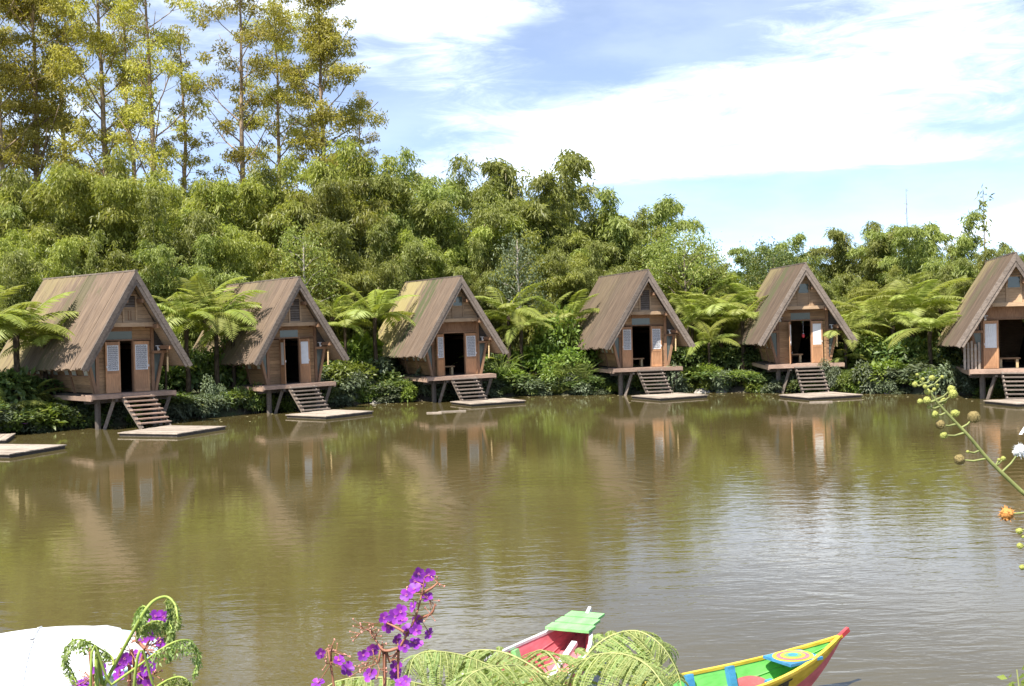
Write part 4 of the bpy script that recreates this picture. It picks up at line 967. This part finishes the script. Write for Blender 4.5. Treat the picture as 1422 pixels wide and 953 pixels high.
FP = [([(790, 1030, 5.0), (730, 955, 4.95), (665, 918, 4.9), (610, 905, 4.85), (577, 912, 4.8), (566, 945, 4.78)], 23, .95),
      ([(790, 1030, 5.0), (765, 950, 5.1), (715, 912, 5.2), (668, 903, 5.25), (640, 915, 5.3), (628, 945, 5.3)], 22, .95),
      ([(790, 1030, 5.0), (800, 940, 5.1), (832, 893, 5.2), (878, 876, 5.25), (915, 893, 5.2), (940, 932, 5.15), (950, 975, 5.1)], 26, 1.05),
      ([(790, 1030, 5.0), (790, 950, 4.8), (815, 915, 4.6), (860, 908, 4.4), (900, 925, 4.25), (930, 965, 4.15)], 23, .95),
      ([(790, 1030, 5.0), (770, 965, 4.75), (735, 930, 4.5), (690, 925, 4.3), (650, 940, 4.15), (620, 985, 4.05)], 22, .85),
      ([(790, 1030, 5.0), (785, 960, 5.3), (770, 918, 5.6), (752, 903, 5.85), (735, 912, 6.1), (725, 935, 6.3)], 18, .85),
      ([(790, 1030, 5.0), (690, 985, 4.7), (590, 952, 4.5), (520, 941, 4.4), (470, 946, 4.35), (435, 968, 4.3)], 22, .80)]
for pth, n_, sc_ in FP: near_frond(nf, pth, n_, sc_)
tag(nf, 'pale green arching fern fronds in front of the pink boat', 'fern')

# ------------------------------------------------------------------ violet-flowered shrubs
M['stem_red'] = plain('reddish_stem', (.30, .13, .08), .6, .3, .2, 30); M['bud'] = plain('pink_bud', (.58, .27, .22), .5, .3, .3, 60); M['stamen'] = plain('stamen', (.75, .30, .45), .5, .3, .2, 60)
M['petal'] = leafmat('violet_petal_near', (.19, .018, .34), (.36, .06, .56), .35, .5, None, .2)
q = MB(); q.v = [(0, 0, 0), (.35, .45, .10), (.40, .80, .16), (0, 1.0, .10), (-.40, .80, .16), (-.35, .45, .10), (0, .55, .04)]; q.f = [(0, 1, 6), (1, 2, 6), (2, 3, 6), (3, 4, 6), (4, 5, 6), (5, 0, 6)]; q.m = [0]*6
PETAL = setrnd(q.mesh('petal', M['petal'], True), [.3, .6, .8, .9, .8, .6, .5])
q = MB()
for j in range(7):
    a = 2*PI*j/7; q.tube([(0, 0, 0), (.10*math.cos(a), .10*math.sin(a), .22), (.18*math.cos(a), .18*math.sin(a), .34)], [.03, .02, .035], 4)
HEART = q.mesh('flower', M['stamen'])
BUD = MB().lathe([(0, -.55), (.18, -.4), (.32, -.1), (.34, .15), (.22, .45), (0, .62)], 7).mesh('bud', M['bud'], True)
def look_mat(P, spread=.7):
    zz = (Vector((0, 0, CAM_H))-P).normalized()+Vector([random.uniform(-spread, spread) for _ in range(3)])+Vector((0, 0, .25)); return zz.normalized().to_track_quat('Z', 'Y')
def flower(root, P, R_):
    f = obj('flower', HEART, root); f.rotation_mode = 'QUATERNION'; f.rotation_quaternion = look_mat(P); f.location = P-root.location; f.scale = (R_, R_, R_)
    a0 = random.uniform(0, 6)
    for j in range(5):
        p_ = obj('petal', PETAL, f, (0, 0, .02), (random.uniform(-.1, .35), random.uniform(-.15, .15), a0+2*PI*j/5), (random.uniform(.9, 1.15),)*3)
def buds(root, P, stemP, n=5, s=.007):
    for k in range(n):
        b = P+Vector([random.uniform(-.022, .022) for _ in range(3)]); MB().tube([stemP-root.location, (P*.6+stemP*.4)-root.location, b-root.location], [.0016, .0014, .0012], 4, False).build('twig', M['stem_red'], root)
        o = obj('bud', BUD, root, b-root.location, (random.uniform(-.8, .8), random.uniform(-.8, .8), 0), (s*random.uniform(.7, 1.2),)*3)
LEAFS = M['bushb']
def shrub(name_label, stems, flowers, budsl, Y, R_, zoomf, jit=.06):
    base = at(*stems[0][0], Y); g = float(ground_h(base.x, base.y)); root = empty('violet_shrub', (base.x, base.y, g)); tag(root, name_label, 'flowering shrub', 'violet-flowered shrubs at the near bank')
    allp = []
    for sidx, s in enumerate(stems):
        pts = [at(px, py, Y+random.uniform(-.03, .03)) for px, py in s]
        if sidx == 0: pts = [Vector((base.x, base.y, g-.05))]+pts
        elif s[0][1] > 945: pts = [Vector((base.x+random.uniform(-.05, .05), base.y, g-.05))]+pts
        P = smooth_path([p-root.location for p in pts], 14); MB().tube(P, np.linspace(.0055, .0022, 14), 6, False).build('stem', M['stem_red'], root, True); allp += [p+root.location for p in P]
    def near(P): return min(allp, key=lambda a: (a-P).length)
    q = MB()
    for (px, py) in flowers:
        P = at(px, py, Y+random.uniform(-jit, jit)); flower(root, P, R_*random.uniform(.85, 1.2)); n0 = near(P); MB().tube([n0-root.location, P-root.location], .0014, 4, False).build('twig', M['stem_red'], root)
    for (px, py) in budsl: P = at(px, py, Y+random.uniform(-jit, jit)); buds(root, P, near(P))
    # leaves low on the stems
    n = 26; Pn = np.array([(random.gauss(0, .10), random.gauss(0, .08), random.uniform(.2, max(.3, (base.z-g)*.9))) for _ in range(n)]); D = RNG.normal(0, 1, (n, 3)); D[:, 2] *= .4
    obj('leaves', leaf_mesh('leaves', Pn, D, np.tile([0, 0, 1.], (n, 1)), .10, .045, LEAFS), root)
def z8(l): return [(400+x*.2391, 770+y*.2391) for x, y in l]
def z7(l): return [(x*.225, 780+y*.225) for x, y in l]
shrub('violet-flowered stem with pink buds rising left of the near fern',
      [z8([(560, 800), (600, 630), (660, 520), (735, 380), (775, 240), (795, 130)]), z8([(640, 545), (560, 560), (510, 500), (460, 430)]), z8([(560, 760), (520, 640), (500, 590)]), z8([(270, 790), (252, 640), (250, 540)]), z8([(735, 380), (830, 345), (855, 285)]), z8([(775, 230), (835, 195), (870, 165)]), z8([(690, 460), (620, 420), (555, 390)]), z8([(640, 560), (640, 640), (640, 740)])],
      z8([(755, 110), (815, 120), (735, 155), (690, 240), (805, 255), (735, 205), (650, 335), (730, 305), (665, 390), (555, 370), (585, 420), (745, 385), (700, 440), (745, 440), (630, 490), (740, 520), (675, 530), (825, 465), (185, 575), (435, 585), (490, 550), (295, 620), (345, 670), (475, 700), (630, 650), (620, 700), (680, 740), (650, 750), (175, 750), (765, 175), (620, 360)]),
      z8([(410, 420), (460, 410), (490, 440), (390, 480), (870, 165), (850, 290), (820, 345), (300, 560), (510, 460), (545, 530), (640, 600), (210, 640), (390, 680), (440, 650), (260, 520), (230, 540), (700, 225), (330, 590), (600, 590), (540, 690)]), 3.6, .0215, .2391)
shrub('violet flowers and red buds among the curled fern tips at lower left',
      [z7([(800, 800), (840, 700), (880, 580), (940, 440), (1000, 340)]), z7([(580, 790), (570, 720), (610, 670)]), z7([(840, 690), (770, 620), (740, 590)]), z7([(900, 540), (840, 490), (810, 500)]), z7([(880, 600), (930, 720), (960, 770)])],
      z7([(905, 345), (955, 340), (1010, 345), (765, 595), (830, 575), (880, 600), (735, 635), (620, 665), (890, 485), (920, 450), (995, 500), (945, 605), (870, 715), (905, 720), (735, 705), (470, 765), (520, 755), (790, 610), (920, 760), (905, 665)]),
      z7([(820, 490), (850, 470), (990, 430), (960, 520), (900, 550), (930, 560), (800, 560), (1000, 560), (540, 710), (600, 690), (970, 690), (780, 640), (700, 610), (830, 745), (1010, 590)]), 3.0, .018, .225)
# ------------------------------------------------------------------ unrolling fern tips, lower left
M['crozier'] = plain('crozier_stalk', (.30, .38, .08), .5, .3, .2, 25)
cz0 = at(135, 975, 2.75); czr = empty('unrolling_fern', (cz0.x, cz0.y, float(ground_h(cz0.x, cz0.y)))); tag(czr, 'fern with curled unrolling tips in front of the white canopy at lower left', 'fern')
def crozier(path, Y, label, r0=.0055, fuzz=1.0, t0=.35):
    pts = [at(px, py, Y+.02*math.sin(k*1.3)) for k, (px, py) in enumerate(z7(path))]
    pre = [Vector((0, 0, -.05))] if path[0][1] > 790 else []
    P = smooth_path(pre+[p-czr.location for p in pts], 60); fr = MB().tube(P, np.linspace(r0*1.2, r0*.5, 60), 7).build('frond_tip', M['crozier'], czr, True); tag(fr, label)
    Pn, D, L = [], [], []
    i0 = int(60*t0)
    for i in range(i0, 59):
        tg = (P[i+1]-P[i]).normalized(); prog = (i-i0)/(59-i0)
        for s in (-1, 1):
            for k in range(6):
                ext = .030*fuzz*math.sin(PI*min(1, .2+.72*prog))*(k/5)
                b = P[i]+Vector((0, s*.5*ext, -.75*ext))+Vector([random.gauss(0, .002) for _ in range(3)])
                Pn.append(b); D.append((random.gauss(0, .6)+tg.x*.3, s*.6, -.6+random.gauss(0, .5))); L.append(.0125*random.uniform(.7, 1.3)*(1-.4*prog))
    Pn, D = np.array([tuple(p) for p in Pn]), np.array(D)
    obj('curled_leaflets', leaf_mesh('curled_leaflets', Pn, D, RNG.normal(0, 1, Pn.shape), np.array(L), .0055, M['near_fern']), fr)
crozier([(600, 860), (640, 769), (740, 580), (840, 400), (905, 290), (960, 235), (1030, 218), (1080, 265), (1095, 340), (1110, 400)], 2.75, 'tall green stalk hooked over at its tip', .0046, .9, .72)
crozier([(700, 640), (690, 590), (620, 540), (540, 495), (470, 480), (410, 530), (405, 610), (440, 690), (470, 745)], 2.72, 'left drooping tip', .0022, 1.0, .15)
crozier([(560, 860), (690, 760), (860, 640), (990, 545), (1090, 492), (1170, 490), (1220, 550), (1215, 630), (1195, 705)], 2.68, 'right arching tip', .0030, 1.3, .38)
crozier([(820, 900), (960, 780), (1040, 730), (1110, 712), (1160, 740), (1190, 790)], 2.6, 'lowest tip at the bottom edge', .0032, 1.2, .35)
crozier([(845, 395), (850, 350), (850, 310), (885, 275), (905, 300), (880, 330), (860, 335)], 2.76, 'tightly curled small head', .0022, 1.1, .1)
crozier([(830, 420), (850, 420), (900, 390), (960, 368), (1010, 380), (1045, 440), (1060, 520), (1040, 610)], 2.80, 'small arching tip below the hook', .0026, 1.0, .15)
crozier([(1030, 218), (1060, 300), (1040, 360), (1060, 420), (1040, 500)], 2.78, 'hanging unrolled tip', .0022, .9, .05)

# ------------------------------------------------------------------ ball-budded stem at the right edge
M['ball'] = plain('green_bud_ball', (.33, .34, .09), .8, .2, .25, 120); M['ball_dark'] = plain('brown_bud_ball', (.22, .17, .07), .9, .2, .4, 150); M['ball_orange'] = plain('orange_seed_head', (.52, .24, .07), .9, .2, .4, 150); M['gstem'] = plain('green_stem', (.22, .24, .08), .6, .3, .25, 30)
def ballmesh(seed, mat, spiky):
    r = random.Random(seed); q = MB(); prof = [(math.sin(PI*k/9)*1.0, -math.cos(PI*k/9)) for k in range(10)]; q.lathe(prof, 14)
    q.v = [tuple(c_*(1+r.uniform(-.10, .10)) for c_ in v) for v in q.v]
    for k in range(90):
        v = Vector((r.gauss(0, 1), r.gauss(0, 1), r.gauss(0, 1))).normalized(); w = v.orthogonal().normalized()*.10; q.add([v*.92-w, v*.92+w, v*(1.12+spiky*r.random())], [(0, 1, 2)])
    return q.mesh('bud_ball', M[mat])
BALL = {'g': ballmesh(1, 'ball', .1), 'd': ballmesh(2, 'ball_dark', .12), 'o': ballmesh(3, 'ball_orange', .5), 'w': ballmesh(4, 'white', .6)}
def zr(l): return [(1250+x*.3150, 500+y*.3148) for x, y in l]
Yb = 2.5; rb = at(1475, 760, Yb); groot = float(ground_h(rb.x, Yb)); br = empty('budding_stem', (rb.x+.15, Yb, groot)); tag(br, 'leaning green stem with round yellow-green bud balls at the right edge', 'plant')
main = [Vector((0, 0, -.05)), at(1500, 900, Yb)-br.location]+[at(*q_, Yb)-br.location for q_ in zr([(620, 660), (545, 590), (450, 500), (380, 430), (310, 345), (230, 260), (170, 195), (130, 140), (100, 100), (75, 60)])]
SP = smooth_path(main, 50); MB().tube(SP, np.linspace(.0062, .0018, 50), 8).build('stem', M['gstem'], br, True)
def ball(px, py, r_, kind, Yd=0.0, stalk=True):
    P = at(1250+px*.3150, 500+py*.3148, Yb+Yd)-br.location; o = obj('bud_ball', BALL[kind], br, P, (random.random()*6, random.random()*6, 0), (r_,)*3)
    n0 = min(SP, key=lambda a: (a-P).length+max(0, a.z-P.z)*.8)
    MB().tube([n0, (n0+P)*.5+Vector((0, 0, -.004)), P], [.0028, .0022, .0018], 5, False).build('stalk', M['gstem'], br, True)
u = .3150*Yb/F_PX
for (px, py, r_, k_, yd) in ((140, 80, 15, 'g', 0), (65, 108, 14, 'g', .01), (110, 118, 11, 'g', -.01), (120, 140, 16, 'g', 0), (163, 115, 11, 'g', .01), (150, 130, 10, 'g', 0), (88, 183, 14, 'g', 0), (118, 178, 19, 'g', -.01), (126, 208, 10, 'g', 0), (155, 205, 10, 'g', .01), (192, 180, 15, 'g', .01), (225, 130, 20, 'g', 0), (233, 150, 22, 'g', -.01),
                           (152, 240, 19, 'g', 0), (243, 235, 20, 'g', 0), (177, 285, 23, 'd', 0), (192, 332, 18, 'g', 0), (325, 252, 30, 'd', 0), (262, 440, 26, 'd', 0), (100, 85, 9, 'g', 0), (92, 100, 8, 'g', .01), (185, 75, 9, 'g', 0), (75, 65, 8, 'g', 0), (455, 435, 12, 'g', 0), (435, 440, 8, 'g', 0), (298, 405, 8, 'g', 0),
                           (470, 680, 38, 'o', 0), (530, 400, 30, 'w', 0), (525, 755, 16, 'g', 0), (528, 820, 15, 'g', 0), (538, 915, 14, 'g', 0), (540, 780, 9, 'g', 0), (560, 870, 14, 'g', .01)):
    ball(px, py, r_*u*(.72 if k_ == 'o' else .88), k_, yd)
q = MB()
for k in range(6):
    P = at(1250+(535+6*k)*.315, 500+(320-9*k)*.315, Yb)-br.location; q.add([P+Vector((-.006, 0, -.004)), P+Vector((0, .003, .002)), P+Vector((.009, 0, .006)), P+Vector((0, -.003, -.004))], [(0, 1, 2), (0, 2, 3)])
q.build('white_blossom', M['white'], br)
# leafy sprig at the bottom right corner
sp_ = empty('leafy_sprig', (0, 0, 0)); P0 = at(1440, 990, 3.2); g = float(ground_h(P0.x, P0.y)); sp_.location = (P0.x, P0.y, g); tag(sp_, 'few green leaves in the bottom right corner', 'plant')
MB().tube([(0, 0, -.05), (0, 0, (P0.z-g)*.7), at(1412, 930, 3.2)-sp_.location], [.006, .005, .002], 6).build('stem', M['gstem'], sp_, True)
n = 16; Pn = np.array([tuple(at(random.uniform(1398, 1432), random.uniform(928, 965), 3.2+random.uniform(-.05, .05))-sp_.location) for _ in range(n)]); obj('leaves', leaf_mesh('leaves', Pn, RNG.normal(0, 1, (n, 3)), RNG.normal(0, .5, (n, 3))+[0, -.6, .8], .032, .017, M['bushb']), sp_)
# ------------------------------------------------------------------ scum and fallen leaves drifting by the far bank
n = 420; xs_ = RNG.uniform(-19, 21, n); off_ = -np.abs(RNG.normal(0, 1, n))*2.2-.5; ys_ = shore(xs_)+off_
keep = RNG.random(n) < np.interp(xs_, [-19, -5, 6, 12, 21], [.35, .6, 1, 1, .6])
Pf = np.stack([xs_, ys_, np.full(n, .006)], 1)[keep]; Df = RNG.normal(0, 1, Pf.shape); Df[:, 2] = 0.02
M['litter'] = leafmat('floating_litter', (.22, .19, .09), (.46, .40, .24), .1, .7)
tag(obj('floating_leaves', leaf_mesh('floating_leaves', Pf, Df, np.tile([0, 0, 1.], (len(Pf), 1)), .16*(.5+RNG.random(len(Pf))), .09, M['litter'], None, .5, 0)), 'pale fallen leaves drifting on the water near the far bank', 'leaves', None, 'stuff')
